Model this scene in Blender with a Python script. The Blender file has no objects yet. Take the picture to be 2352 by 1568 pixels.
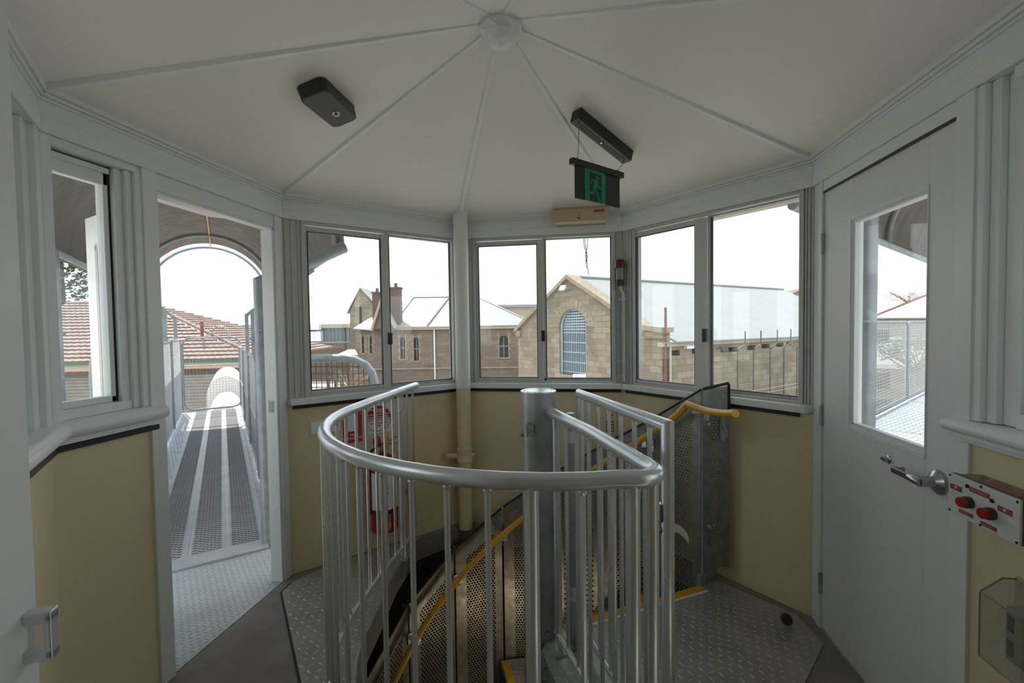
import bpy, bmesh, math, random
from mathutils import Vector, Matrix, geometry
random.seed(7)
SC = bpy.context.scene
COL = SC.collection
R_ = math.radians
PI = math.pi

# ---------------------------------------------------------------- camera
EYE = 1.5
CAM = Vector((0.3233, -1.8310, EYE))
F_PX = 1018.8
PITCH, ROLL, YAW = -0.03145, -0.014387, -0.15994
cam_d = Vector((math.sin(YAW)*math.cos(PITCH), math.cos(YAW)*math.cos(PITCH), math.sin(PITCH)))
cam_r = Vector((math.cos(YAW), -math.sin(YAW), 0))
cam_u = cam_r.cross(cam_d)
cr = cam_r*math.cos(ROLL) + cam_u*math.sin(ROLL)
cu = -cam_r*math.sin(ROLL) + cam_u*math.cos(ROLL)
cd = bpy.data.cameras.new('camera')
cd.sensor_width = 36.0
cd.lens = F_PX/2352*36.0
cd.clip_start = 0.02
cd.clip_end = 500
camo = bpy.data.objects.new('camera', cd)
COL.objects.link(camo)
M = Matrix((cr, cu, -cam_d)).transposed().to_4x4()
M.translation = CAM
camo.matrix_world = M
SC.camera = camo

# ---------------------------------------------------------------- sky, sun, exposure
W = bpy.data.worlds.new('hazy_sky')
SC.world = W
W.use_nodes = True
wn = W.node_tree.nodes
bg = wn['Background']
bg.inputs[0].default_value = (0.86, 0.93, 1.0, 1)
bg.inputs[1].default_value = 1.15
sl = bpy.data.lights.new('sun', 'SUN')
sl.energy = 3.4
sl.angle = R_(0.8)
sl.color = (1.0, 0.94, 0.84)
so = bpy.data.objects.new('sun', sl)
COL.objects.link(so)
SUN_DIR = Vector((-0.777, 0.629, 1.56)).normalized()      # towards the sun
so.rotation_euler = (-SUN_DIR).to_track_quat('-Z', 'Y').to_euler()
so.location = (0, 0, 20)
SC.view_settings.view_transform = 'Standard'
SC.view_settings.look = 'None'
SC.view_settings.gamma = 1.0
SC.view_settings.use_curve_mapping = False
SC.view_settings.exposure = 0.88
try:
    SC.cycles.max_bounces = 10
    SC.cycles.diffuse_bounces = 6
    SC.cycles.transparent_max_bounces = 24
    SC.cycles.sample_clamp_indirect = 4.0
except Exception:
    pass

# ---------------------------------------------------------------- materials
MATS = {}
def mat(name, col, rough=0.5, metal=0.0, var=0.0, vscale=6.0, bump=0.0, bscale=60.0, emit=0.0, col2=None, spec=0.5, stretch=None):
    m = bpy.data.materials.new(name); m.use_nodes = True
    N = m.node_tree.nodes; L = m.node_tree.links
    b = N['Principled BSDF']
    b.inputs['Base Color'].default_value = (*col, 1)
    b.inputs['Roughness'].default_value = rough
    b.inputs['Metallic'].default_value = metal
    b.inputs['Specular IOR Level'].default_value = spec
    tc = N.new('ShaderNodeTexCoord')
    src = tc.outputs['Object']
    if stretch:
        mp = N.new('ShaderNodeMapping'); mp.inputs['Scale'].default_value = stretch
        L.new(src, mp.inputs[0]); src = mp.outputs[0]
    if var > 0:
        n = N.new('ShaderNodeTexNoise'); n.inputs['Scale'].default_value = vscale; n.inputs['Detail'].default_value = 6
        L.new(src, n.inputs['Vector'])
        r = N.new('ShaderNodeMapRange'); r.inputs[1].default_value = 0.3; r.inputs[2].default_value = 0.7
        L.new(n.outputs['Fac'], r.inputs[0])
        mx = N.new('ShaderNodeMix'); mx.data_type = 'RGBA'
        c2 = col2 if col2 else tuple(c*(1-var) for c in col)
        mx.inputs['A'].default_value = (*col, 1); mx.inputs['B'].default_value = (*c2, 1)
        L.new(r.outputs[0], mx.inputs['Factor']); L.new(mx.outputs['Result'], b.inputs['Base Color'])
        r2 = N.new('ShaderNodeMapRange'); r2.inputs[3].default_value = max(0.03, rough-0.1); r2.inputs[4].default_value = min(1, rough+0.1)
        L.new(n.outputs['Fac'], r2.inputs[0]); L.new(r2.outputs[0], b.inputs['Roughness'])
    if bump > 0:
        n = N.new('ShaderNodeTexNoise'); n.inputs['Scale'].default_value = bscale; n.inputs['Detail'].default_value = 4
        L.new(src, n.inputs['Vector'])
        bp = N.new('ShaderNodeBump'); bp.inputs['Strength'].default_value = bump; bp.inputs['Distance'].default_value = 0.002
        L.new(n.outputs['Fac'], bp.inputs['Height']); L.new(bp.outputs[0], b.inputs['Normal'])
    if emit:
        b.inputs['Emission Color'].default_value = (*col, 1); b.inputs['Emission Strength'].default_value = emit
    MATS[name] = m
    return m

WHITE = mat('white_gloss_paint', (0.75, 0.79, 0.79), 0.36, var=0.015, vscale=3, bump=0.03, bscale=18)
CEIL = mat('ceiling_paint', (0.80, 0.78, 0.74), 0.55, var=0.03, vscale=1.5, bump=0.05, bscale=8)
CREAM = mat('cream_wall_paint', (0.72, 0.62, 0.40), 0.5, var=0.06, vscale=4, bump=0.25, bscale=30)
DOORW = mat('door_paint', (0.74, 0.76, 0.76), 0.42, var=0.04, vscale=2, bump=0.12, bscale=20)
BLACK = mat('black_rubber', (0.012, 0.012, 0.013), 0.45)
BLKP = mat('black_plastic', (0.02, 0.02, 0.021), 0.4, var=0.3, vscale=10)
BLKP2 = mat('dark_grey_plastic', (0.045, 0.043, 0.042), 0.5)
ALU = mat('painted_aluminium_frame', (0.56, 0.57, 0.55), 0.42, metal=0.1, var=0.05, vscale=8)
FLASH = mat('grey_flashing', (0.60, 0.61, 0.59), 0.5, metal=0.05, var=0.06, vscale=9)
GALV = mat('galvanised_steel', (0.74, 0.78, 0.80), 0.30, metal=0.6, var=0.16, vscale=5)
GALVD = mat('dull_galvanised_steel', (0.50, 0.54, 0.55), 0.42, metal=0.6, var=0.40, vscale=6)
GALVP = mat("galvanised_sheet", (0.34, 0.36, 0.35), 0.42, metal=0.7, var=0.35, vscale=22, bump=0.1, bscale=80)
CHECK = mat('checker_plate_steel', (0.48, 0.49, 0.47), 0.40, metal=0.5, var=0.3, vscale=5, bump=0.12, bscale=70)
CHECKR = mat('checker_plate_bars', (0.62, 0.63, 0.62), 0.32, metal=0.6, var=0.2, vscale=8)
LANDP = mat('grey_landing_plate', (0.52, 0.57, 0.59), 0.5, metal=0.3, var=0.2, vscale=5)
LANDR = mat('landing_bars_shadow_dark', (0.30, 0.33, 0.35), 0.5, metal=0.3)  # darkened bars stand in for the shadow lines along the raised pattern
GALVO = mat('weathered_outdoor_steel', (0.34, 0.38, 0.41), 0.5, metal=0.3, var=0.25, vscale=9)
GALVS = mat('weathered_outdoor_sheet', (0.38, 0.42, 0.45), 0.5, metal=0.3, var=0.2, vscale=4)
STEELD = mat('dark_weathered_steel', (0.11, 0.12, 0.12), 0.6, metal=0.3)
PLANK = mat('walkway_plank', (0.50, 0.53, 0.56), 0.5, metal=0.35, var=0.12, vscale=6)
SLOT = mat('walkway_slot', (0.07, 0.075, 0.08), 0.7)
CONC = mat('concrete_floor', (0.27, 0.25, 0.225), 0.85, var=0.25, vscale=6, bump=0.4, bscale=40)
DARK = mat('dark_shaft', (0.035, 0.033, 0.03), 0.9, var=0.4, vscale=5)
YEL = mat('yellow_rail_paint', (0.74, 0.40, 0.03), 0.3, var=0.15, vscale=9)
YELN = mat('yellow_nosing', (0.62, 0.36, 0.03), 0.5, var=0.2, vscale=18)
RED = mat('red_gloss', (0.36, 0.012, 0.014), 0.25)
REDS = mat('red_sign', (0.48, 0.02, 0.03), 0.4)
REDB = mat('red_button', (0.36, 0.012, 0.014), 0.35)
LBLR = mat('label_maroon', (0.30, 0.07, 0.08), 0.4)
SIGNW = mat('sign_white', (0.78, 0.80, 0.80), 0.35)
BOXW = mat('control_box_white', (0.66, 0.70, 0.66), 0.45, var=0.06, vscale=20)
BOXG = mat('worn_bare_edge', (0.13, 0.14, 0.16), 0.6, var=0.4, vscale=40)
BOXS = mat('chipped_cream_paint', (0.40, 0.37, 0.28), 0.6, var=0.7, vscale=45, col2=(0.10, 0.09, 0.06))
CHROME = mat('satin_chrome', (0.42, 0.43, 0.44), 0.25, metal=1.0)
BRASS = mat('dull_brass', (0.35, 0.30, 0.20), 0.35, metal=0.8)
BEIGE = mat('beige_enamel', (0.50, 0.41, 0.26), 0.4)
PIPEW = mat('white_pipe_paint', (0.76, 0.77, 0.75), 0.4)
EXITG = mat('exit_green', (0.0, 0.16, 0.07), 0.4, emit=0.04)
LED = mat('green_indicator', (0.1, 0.9, 0.4), 0.4, emit=1.0)
BEACON = mat('beacon_red_lens', (0.10, 0.012, 0.012), 0.3)
BEACONG = mat('beacon_glass', (0.25, 0.26, 0.25), 0.15)
TXTW = mat('lettering_white', (0.8, 0.8, 0.8), 0.5)
TXTR = mat('lettering_red', (0.48, 0.02, 0.03), 0.5)
TXTK = mat('lettering_black', (0.02, 0.03, 0.03), 0.5)
TXTM = mat('lettering_pink', (0.55, 0.30, 0.30), 0.5)
ORANGE = mat('orange_conduit', (0.75, 0.42, 0.22), 0.5)
CABLE = mat('black_cable', (0.03, 0.03, 0.03), 0.5)
# outside
CORR = mat('corrugated_underside', (0.24, 0.22, 0.20), 0.6, metal=0.1, var=0.3, vscale=2, stretch=(3, 3, 1))
ROOFW = mat('pale_metal_roof', (0.30, 0.31, 0.31), 0.6, var=0.05, vscale=1)
RIDGE = mat('roof_capping', (0.20, 0.21, 0.20), 0.5)
TIMBER = mat('cream_fascia', (0.40, 0.34, 0.25), 0.6)
TRIMG = mat('green_gutter', (0.05, 0.10, 0.07), 0.5)
BRICKR = mat('red_brick', (0.24, 0.10, 0.075), 0.85, var=0.4, vscale=8)
CLAD = mat('grey_cladding', (0.33, 0.31, 0.27), 0.7, var=0.2, vscale=3)
GROUND = mat('pale_yard', (0.42, 0.40, 0.36), 0.9, var=0.15, vscale=0.3)
WIN = mat('dark_window', (0.04, 0.05, 0.06), 0.12)
WINB = mat('blue_grey_glazing', (0.07, 0.10, 0.13), 0.2)
FOL = mat('leaf_green', (0.07, 0.11, 0.045), 0.7, var=0.4, vscale=4)
FOLB = mat('dry_twigs', (0.30, 0.25, 0.17), 0.8, var=0.3, vscale=4)
BARK = mat('bark', (0.12, 0.09, 0.07), 0.9)
EAVE = mat('eave_lining', (0.50, 0.45, 0.41), 0.6)
MESHW = mat('galvanised_wire', (0.55, 0.56, 0.55), 0.45, metal=0.5)
LOCK = mat('navy_panel', (0.05, 0.07, 0.16), 0.6)

def nodes_of(m):
    return m.node_tree.nodes, m.node_tree.links
def glass_mat(name, tint, refl=0.9, haze=0.0):
    m = bpy.data.materials.new(name); m.use_nodes = True
    N, L = nodes_of(m); N.remove(N['Principled BSDF']); out = N['Material Output']
    tr = N.new('ShaderNodeBsdfTransparent'); tr.inputs[0].default_value = (*tint, 1)
    gl = N.new('ShaderNodeBsdfGlossy'); gl.inputs['Roughness'].default_value = 0.01
    fr = N.new('ShaderNodeLayerWeight'); fr.inputs[0].default_value = 0.5
    po = N.new('ShaderNodeMath'); po.operation = 'POWER'; po.inputs[1].default_value = 5.0
    L.new(fr.outputs['Facing'], po.inputs[0])
    mu = N.new('ShaderNodeMath'); mu.operation = 'MULTIPLY_ADD'; mu.inputs[1].default_value = 0.8*refl; mu.inputs[2].default_value = 0.04*refl
    L.new(po.outputs[0], mu.inputs[0])
    mx = N.new('ShaderNodeMixShader'); L.new(mu.outputs[0], mx.inputs[0]); L.new(tr.outputs[0], mx.inputs[1]); L.new(gl.outputs[0], mx.inputs[2])
    last = mx
    if haze > 0:
        df = N.new('ShaderNodeBsdfDiffuse'); df.inputs[0].default_value = (0.75, 0.76, 0.75, 1)
        m2 = N.new('ShaderNodeMixShader'); m2.inputs[0].default_value = haze
        L.new(mx.outputs[0], m2.inputs[1]); L.new(df.outputs[0], m2.inputs[2]); last = m2
    L.new(last.outputs[0], out.inputs[0])
    return m
GLASS = glass_mat('window_glass', (0.97, 0.985, 0.98), 0.9, 0.02)
CLEARP = glass_mat('clear_plastic_cover', (0.80, 0.82, 0.80), 1.0, 0.12)

def perf_mat(name, base, pitch=0.021, rad=0.0073):
    """galvanised sheet punched with a staggered pattern of round holes (UV in metres)"""
    m = base.copy(); m.name = name
    N, L = nodes_of(m); out = N['Material Output']; b = N['Principled BSDF']
    tc = N.new('ShaderNodeTexCoord'); sp = N.new('ShaderNodeSeparateXYZ'); L.new(tc.outputs['UV'], sp.inputs[0])
    def math_(op, a, b_=None):
        n = N.new('ShaderNodeMath'); n.operation = op
        for i, v in enumerate((a, b_)):
            if v is None: continue
            if isinstance(v, (int, float)): n.inputs[i].default_value = v
            else: L.new(v, n.inputs[i])
        return n.outputs[0]
    py = pitch*math.sqrt(3)
    def dist(ox, oy):
        fx = math_('SUBTRACT', math_('FRACT', math_('ADD', math_('DIVIDE', sp.outputs[0], pitch), ox)), 0.5)
        fy = math_('SUBTRACT', math_('FRACT', math_('ADD', math_('DIVIDE', sp.outputs[1], py), oy)), 0.5)
        dx = math_('MULTIPLY', fx, pitch); dy = math_('MULTIPLY', fy, py)
        return math_('SQRT', math_('ADD', math_('MULTIPLY', dx, dx), math_('MULTIPLY', dy, dy)))
    d = math_('MINIMUM', dist(0, 0), dist(0.5, 0.5))
    hole = math_('LESS_THAN', d, rad)
    tr = N.new('ShaderNodeBsdfTransparent'); mx = N.new('ShaderNodeMixShader')
    L.new(hole, mx.inputs[0]); L.new(b.outputs[0], mx.inputs[1]); L.new(tr.outputs[0], mx.inputs[2]); L.new(mx.outputs[0], out.inputs[0])
    return m
PERF = perf_mat('perforated_sheet', GALVP)

def stone_mat(name, c1, c2, mortar, bw=0.75, bh=0.34, stain=0.25):
    m = bpy.data.materials.new(name); m.use_nodes = True
    N, L = nodes_of(m); b = N['Principled BSDF']; b.inputs['Roughness'].default_value = 0.9
    tc = N.new('ShaderNodeTexCoord')
    br = N.new('ShaderNodeTexBrick'); L.new(tc.outputs['UV'], br.inputs['Vector'])
    br.inputs['Color1'].default_value = (*c1, 1); br.inputs['Color2'].default_value = (*c2, 1); br.inputs['Mortar'].default_value = (*mortar, 1)
    br.inputs['Scale'].default_value = 1.0; br.inputs['Brick Width'].default_value = bw; br.inputs['Row Height'].default_value = bh
    br.inputs['Mortar Size'].default_value = 0.012; br.inputs['Bias'].default_value = -0.1
    n = N.new('ShaderNodeTexNoise'); n.inputs['Scale'].default_value = 0.9; n.inputs['Detail'].default_value = 8
    L.new(tc.outputs['UV'], n.inputs['Vector'])
    r = N.new('ShaderNodeMapRange'); r.inputs[1].default_value = 0.45; r.inputs[2].default_value = 0.75; r.inputs[3].default_value = 0; r.inputs[4].default_value = stain
    L.new(n.outputs['Fac'], r.inputs[0])
    mx = N.new('ShaderNodeMix'); mx.data_type = 'RGBA'; mx.inputs['B'].default_value = (0.16, 0.14, 0.12, 1)
    L.new(r.outputs[0], mx.inputs['Factor']); L.new(br.outputs['Color'], mx.inputs['A']); L.new(mx.outputs['Result'], b.inputs['Base Color'])
    return m
STONE = stone_mat('pale_sandstone', (0.33, 0.28, 0.205), (0.24, 0.19, 0.13), (0.17, 0.145, 0.11), bw=0.62, bh=0.29, stain=0.65)
STONEB = stone_mat('brown_sandstone', (0.235, 0.18, 0.14), (0.18, 0.13, 0.098), (0.13, 0.10, 0.08), stain=0.35)
STONED = stone_mat('dressed_sandstone', (0.34, 0.29, 0.21), (0.29, 0.24, 0.17), (0.2, 0.17, 0.13), bw=0.5, bh=0.5, stain=0.2)
BRICK = stone_mat('red_brickwork', (0.16, 0.085, 0.068), (0.12, 0.06, 0.05), (0.16, 0.13, 0.11), bw=0.24, bh=0.086, stain=0.2)
BRICKD = stone_mat('brown_brickwork', (0.16, 0.115, 0.09), (0.12, 0.085, 0.065), (0.15, 0.12, 0.10), bw=0.24, bh=0.086, stain=0.3)
TILE = mat('weathered_terracotta_tile', (0.22, 0.125, 0.10), 0.8, var=0.8, vscale=1.6, col2=(0.26, 0.23, 0.20))

# ---------------------------------------------------------------- mesh building
ORIG = {}
def V3(p): return Vector(p)
class MB:
    def __init__(s): s.v = []; s.f = []; s.mi = []; s.uv = {}
    def vert(s, p): s.v.append(Vector(p)); return len(s.v)-1
    def face(s, ids, mi=0): s.f.append(tuple(ids)); s.mi.append(mi)
    def poly(s, pts, mi=0): s.face([s.vert(p) for p in pts], mi)
    def hexa(s, b, t, mi=0):
        """closed solid between two rings of equal length"""
        n = len(b); i0 = [s.vert(p) for p in b]; i1 = [s.vert(p) for p in t]
        s.face(i0[::-1], mi); s.face(i1, mi)
        for k in range(n):
            s.face((i0[k], i0[(k+1) % n], i1[(k+1) % n], i1[k]), mi)
    def box(s, c, size, x=(1, 0, 0), z=(0, 0, 1), mi=0):
        x = V3(x).normalized(); z = V3(z).normalized(); y = z.cross(x).normalized(); z = x.cross(y).normalized(); c = V3(c)
        a, b_, h = (q/2 for q in size)
        bt = [c - z*h + x*i*a + y*j*b_ for i, j in ((-1, -1), (1, -1), (1, 1), (-1, 1))]
        s.hexa(bt, [p + z*2*h for p in bt], mi)
    def tube(s, path, r, seg=12, cap=True, mi=0, closed=False, r2=None):
        path = [V3(p) for p in path]; n = len(path); rings = []
        up = None
        for i, p in enumerate(path):
            if closed: d = (path[(i+1) % n]-path[i-1])
            elif i == 0: d = path[1]-p
            elif i == n-1: d = p-path[-2]
            else:
                a = (p-path[i-1]).normalized(); b_ = (path[i+1]-p).normalized(); d = a+b_
            d = d.normalized()
            if up is None:
                up = Vector((0, 0, 1)) if abs(d.z) < 0.9 else Vector((1, 0, 0))
            u = (up - d*up.dot(d)).normalized(); w = d.cross(u); up = u
            k = 1.0
            if not closed and 0 < i < n-1:
                c_ = max(0.35, (path[i]-path[i-1]).normalized().dot(d)); 
            else: c_ = 1.0
            rr = r if r2 is None else r + (r2-r)*i/(n-1)
            # mitre: stretch in the plane of the bend
            if c_ < 0.999 and not closed:
                a = (p-path[i-1]).normalized(); b_ = (path[i+1]-p).normalized()
                bend = (a-b_)
                bend = bend.normalized() if bend.length > 1e-6 else u
            else: bend = None
            ring = []
            for j in range(seg):
                t = 2*PI*j/seg
                o = u*math.cos(t)*rr + w*math.sin(t)*rr
                if bend is not None: o = o + bend*(o.dot(bend))*(1/c_-1)
                ring.append(s.vert(p+o))
            rings.append(ring)
        m = n if closed else n-1
        for i in range(m):
            a, b_ = rings[i], rings[(i+1) % n]
            for j in range(seg):
                s.face((a[j], a[(j+1) % seg], b_[(j+1) % seg], b_[j]), mi)
        if cap and not closed:
            s.face(rings[0][::-1], mi); s.face(rings[-1], mi)
    def lathe(s, base, axis, prof, seg=20, mi=0):
        """prof: list of (radius, height along axis)"""
        axis = V3(axis).normalized(); base = V3(base)
        u = axis.orthogonal().normalized(); w = axis.cross(u); rings = []
        for r, h in prof:
            rings.append([s.vert(base+axis*h+u*math.cos(2*PI*j/seg)*r+w*math.sin(2*PI*j/seg)*r) for j in range(seg)])
        for a, b_ in zip(rings, rings[1:]):
            for j in range(seg): s.face((a[j], a[(j+1) % seg], b_[(j+1) % seg], b_[j]), mi)
        s.face(rings[0][::-1], mi); s.face(rings[-1], mi)
    def build(s, name, mats, parent=None, bev=0, smooth=40, label=None, kind=None):
        if not isinstance(mats, (list, tuple)): mats = [mats]
        org = ORIG.get(parent.name, Vector((0, 0, 0))) if parent else Vector((0, 0, 0))
        if parent is None and s.v:
            lo = Vector([min(v[i] for v in s.v) for i in range(3)]); hi = Vector([max(v[i] for v in s.v) for i in range(3)])
            org = Vector(((lo.x+hi.x)/2, (lo.y+hi.y)/2, lo.z))
        me = bpy.data.meshes.new(name)
        me.from_pydata([tuple(v-org) for v in s.v], [], s.f)
        for m in mats: me.materials.append(m)
        me.polygons.foreach_set('material_index', s.mi)
        uvl = me.uv_layers.new(name='UVMap').data
        up = Vector((0, 0, 1))
        for fi, p in enumerate(me.polygons):
            n = p.normal
            if fi in s.uv:
                for li, q in zip(p.loop_indices, s.uv[fi]): uvl[li].uv = q
                continue
            if abs(n.z) > 0.85:
                for li in p.loop_indices:
                    c = s.v[me.loops[li].vertex_index]; uvl[li].uv = (c.x, c.y)
            else:
                t = up.cross(n).normalized()
                for li in p.loop_indices:
                    c = s.v[me.loops[li].vertex_index]; uvl[li].uv = (c.dot(t), c.z)
        bm = bmesh.new(); bm.from_mesh(me); bmesh.ops.recalc_face_normals(bm, faces=bm.faces); bm.to_mesh(me); bm.free()
        if smooth:
            me.polygons.foreach_set('use_smooth', [True]*len(me.polygons))
            me.set_sharp_from_angle(angle=R_(smooth))
        me.update()
        o = bpy.data.objects.new(name, me); COL.objects.link(o)
        if parent: o.parent = parent
        else: o.location = org
        ORIG[o.name] = org
        if bev:
            b_ = o.modifiers.new('bevel', 'BEVEL'); b_.width = bev; b_.segments = 2; b_.limit_method = 'ANGLE'; b_.harden_normals = True
        if label: o['label'] = label
        if kind: o['kind'] = kind
        return o
def thing(name, label, cat, loc, group=None):
    o = bpy.data.objects.new(name, None); COL.objects.link(o)
    o.location = loc; o.empty_display_size = 0.1
    ORIG[o.name] = Vector(loc)
    return tag(o, label, cat, group)
def tag(o, label, cat, group=None, kind=None):
    o['label'] = label; o['category'] = cat
    if group: o['group'] = group
    if kind: o['kind'] = kind
    return o
def struct(o, label=None):
    o['kind'] = 'structure'
    if label: o['label'] = label
    return o
def sthing(name, loc, label=None):
    o = bpy.data.objects.new(name, None); COL.objects.link(o); o.location = loc; ORIG[o.name] = Vector(loc)
    o.empty_display_size = 0.1
    return struct(o, label)
def text(body, size, org, xd, yd, m, parent, name='lettering', bold=0.0, align='CENTER'):
    cu_ = bpy.data.curves.new('lettering', 'FONT'); cu_.body = body; cu_.size = size; cu_.align_x = align; cu_.align_y = 'CENTER'
    cu_.offset = bold; cu_.extrude = 0.0004
    tmp = bpy.data.objects.new('tmp', cu_); COL.objects.link(tmp)
    dg = bpy.context.evaluated_depsgraph_get()
    me = bpy.data.meshes.new_from_object(tmp.evaluated_get(dg))
    bpy.data.objects.remove(tmp)
    xd = V3(xd).normalized(); yd = V3(yd).normalized(); zd = xd.cross(yd)
    base = V3(org) - ORIG[parent.name]
    for v in me.vertices: v.co = base + xd*v.co.x + yd*v.co.y + zd*v.co.z
    me.materials.clear(); me.materials.append(m)
    o = bpy.data.objects.new(name, me); COL.objects.link(o); o.parent = parent; ORIG[o.name] = ORIG[parent.name]
    return o

# ---------------------------------------------------------------- octagon frame
RAD = 1.5827
ANG = [202.5, 157.5, 112.5, 67.5, 22.5, -22.5, -67.5, -112.5]
CR = [Vector((RAD*math.cos(R_(a)), RAD*math.sin(R_(a)), 0)) for a in ANG]
SIDE = (CR[1]-CR[0]).length
TAN = math.tan(R_(22.5))
ZT, ZH, ZB = 2.312, 2.753, 2.177
def wf(k):
    a = CR[k-1]; b = CR[k % 8]; t = (b-a).normalized(); n = Vector((-t.y, t.x, 0))
    return a, t, n
def wp(k, s, o, z):
    a, t, n = wf(k); return a + t*s + n*o + Vector((0, 0, z))
def wbox(mb, k, s0, s1, o0, o1, z0, z1, mi=0):
    """box on wall k; s along the wall from its left corner, o outwards; ends at a corner are mitred"""
    def se(s, o):
        if s is None: return None
        return s
    def pt(s, o, z, left):
        if left and s <= 0.0: s = -o*TAN
        if (not left) and s >= SIDE-1e-4: s = SIDE + o*TAN
        return wp(k, s, o, z)
    b = [pt(s0, o0, z0, 1), pt(s1, o0, z0, 0), pt(s1, o1, z0, 0), pt(s0, o1, z0, 1)]
    t = [pt(s0, o0, z1, 1), pt(s1, o0, z1, 0), pt(s1, o1, z1, 0), pt(s0, o1, z1, 1)]
    mb.hexa(b, t, mi)
SN = {1: 'left', 2: 'back_left', 3: 'back', 4: 'back_right', 5: 'right', 6: 'front_right', 7: 'front', 8: 'front_left'}
L_ = SIDE
TH = 0.12

# ---------------------------------------------------------------- walls
def lower_wall(k, s0, s1, ztop):
    mb = MB(); wbox(mb, k, s0, s1, 0, TH, -0.25, ztop); return mb
for k in (2, 3, 4):
    struct(lower_wall(k, 0, L_, 1.045).build('wall_'+SN[k], CREAM), 'cream painted lower wall under the %s window' % SN[k].replace('_', ' '))
struct(lower_wall(1, 0, 0.375, 1.13).build('wall_left', CREAM))
struct(lower_wall(8, 0, L_, 1.13).build('wall_front_left', CREAM))
struct(lower_wall(5, 0.925, L_, 1.165).build('wall_right', CREAM))
struct(lower_wall(6, 0, 0.50, 1.14).build('wall_front_right', CREAM))
# frieze all around + cornice
tn = 0
def trim(mb, m, bev=0.003):
    global tn; tn += 1
    return struct(mb.build('trim_%d' % tn, m, bev=bev))
for k in range(1, 9):
    mb = MB()
    wbox(mb, k, 0, L_, 0, TH, ZB, ZT+0.04)
    wbox(mb, k, 0, L_, -0.012, 0.0, ZB, ZB+0.055)
    wbox(mb, k, 0, L_, -0.006, 0.0, ZB+0.055, ZT-0.02)
    # fillet where the frieze meets the ceiling
    a = []; seg = 6
    for z0, z1, o0 in ((ZT-0.03, ZT-0.018, -0.014), (ZT-0.018, ZT-0.004, -0.022), (ZT-0.004, ZT+0.02, -0.032)):
        wbox(mb, k, 0, L_, o0, 0.0, z0, z1)
    trim(mb, WHITE)
# sills (plain boards) on walls 2-4, black sealing strip below
for k in (2, 3, 4):
    mb = MB(); wbox(mb, k, 0 if k > 2 else -0.004, L_, -0.045, TH+0.03, 1.045, 1.085)
    trim(mb, WHITE, 0.006)
    mb = MB(); wbox(mb, k, 0.03, L_-0.02 if k < 4 else L_-0.06, -0.014, 0, 1.020, 1.045)
    trim(mb, BLACK, 0)
# bullnose sills on walls 1, 8, 5, 6
def bullnose(k, s0, s1, zb, zt, out, fillet=True):
    mb = MB(); n = 7; r = (zt-zb)/2; zc = (zb+zt)/2
    prof = [(0.10, zb), ] + [(-out - r*math.cos(a), zc + r*math.sin(a)) for a in [(-PI/2 + PI*i/n) for i in range(n+1)]] + [(0.10, zt)]
    def pt(s, o, z, left):
        if left and s <= 0: s = -o*TAN
        if not left and s >= L_-1e-4: s = L_ + o*TAN
        return wp(k, s, o, z)
    mb.hexa([pt(s0, o, z, 1) for o, z in prof], [pt(s1, o, z, 0) for o, z in prof])
    if fillet: wbox(mb, k, s0, s1, -0.018, 0, zb-0.022, zb)
    return mb
trim(bullnose(1, 0, 0.385, 1.14, 1.195, 0.03), WHITE, 0)
trim(bullnose(8, 0, L_, 1.14, 1.195, 0.03), WHITE, 0)
trim(bullnose(5, 0.872, L_, 1.165, 1.203, 0.030, False), WHITE, 0)
mb = MB(); wbox(mb, 5, 0.878, L_, -0.030, 0, 1.150, 1.165); wbox(mb, 5, 0.884, L_, -0.018, 0, 1.138, 1.150); trim(mb, WHITE, 0.003)
trim(bullnose(6, 0, 0.12, 1.165, 1.203, 0.03), WHITE, 0)
mb = MB(); wbox(mb, 1, 0, 0.372, -0.018, 0, 1.095, 1.115); trim(mb, BLACK, 0)
mb = MB(); wbox(mb, 8, 0.1, L_, -0.018, 0, 1.095, 1.115); trim(mb, BLACK, 0)
# corner posts and boards of walls 1, 5
mb = MB(); wbox(mb, 1, 0.345, 0.41, -0.012, TH, 0.0, ZB)
wbox(mb, 1, 0.375, 0.41, 0.0, TH, 0.0, 1.2)
trim(mb, WHITE)
mb = MB(); wbox(mb, 1, 1.122, 1.142, 0.0, 0.075, 0.0, 2.09); wbox(mb, 1, 1.136, 1.178, -0.010, 0.075, 0.0, ZB); wbox(mb, 1, 1.178, L_, 0.0, 0.075, 0.0, ZB)
trim(mb, WHITE)
mb = MB(); wbox(mb, 1, 0.41, 1.138, 0.0, 0.075, 2.105, ZB); wbox(mb, 1, 0.41, 1.125, 0.0, 0.06, 2.09, 2.105); trim(mb, WHITE)
mb = MB(); wbox(mb, 1, -0.0, 0.035, -0.006, TH, 1.19, ZB); wbox(mb, 8, L_-0.06, L_, -0.006, TH, 1.19, ZB); wbox(mb, 8, L_-0.12, L_-0.06, 0.012, TH, 1.19, ZB); wbox(mb, 8, L_-0.31, L_-0.12, 0.03, TH, 1.19, ZB); trim(mb, WHITE)
mb = MB(); wbox(mb, 5, 0, 0.055, 0.0, TH, -0.1, ZB); wbox(mb, 5, 0.055, 0.088, -0.008, TH, 0, ZB); trim(mb, WHITE)
mb = MB(); wbox(mb, 5, 0.088, 0.862, -0.004, TH, 2.128, ZB); trim(mb, WHITE)
mb = MB(); wbox(mb, 5, 0.862, 0.928, -0.01, TH, 0.0, ZB); wbox(mb, 5, 0.925, 0.932, -0.004, TH, 1.2, ZB); trim(mb, WHITE)
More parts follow.
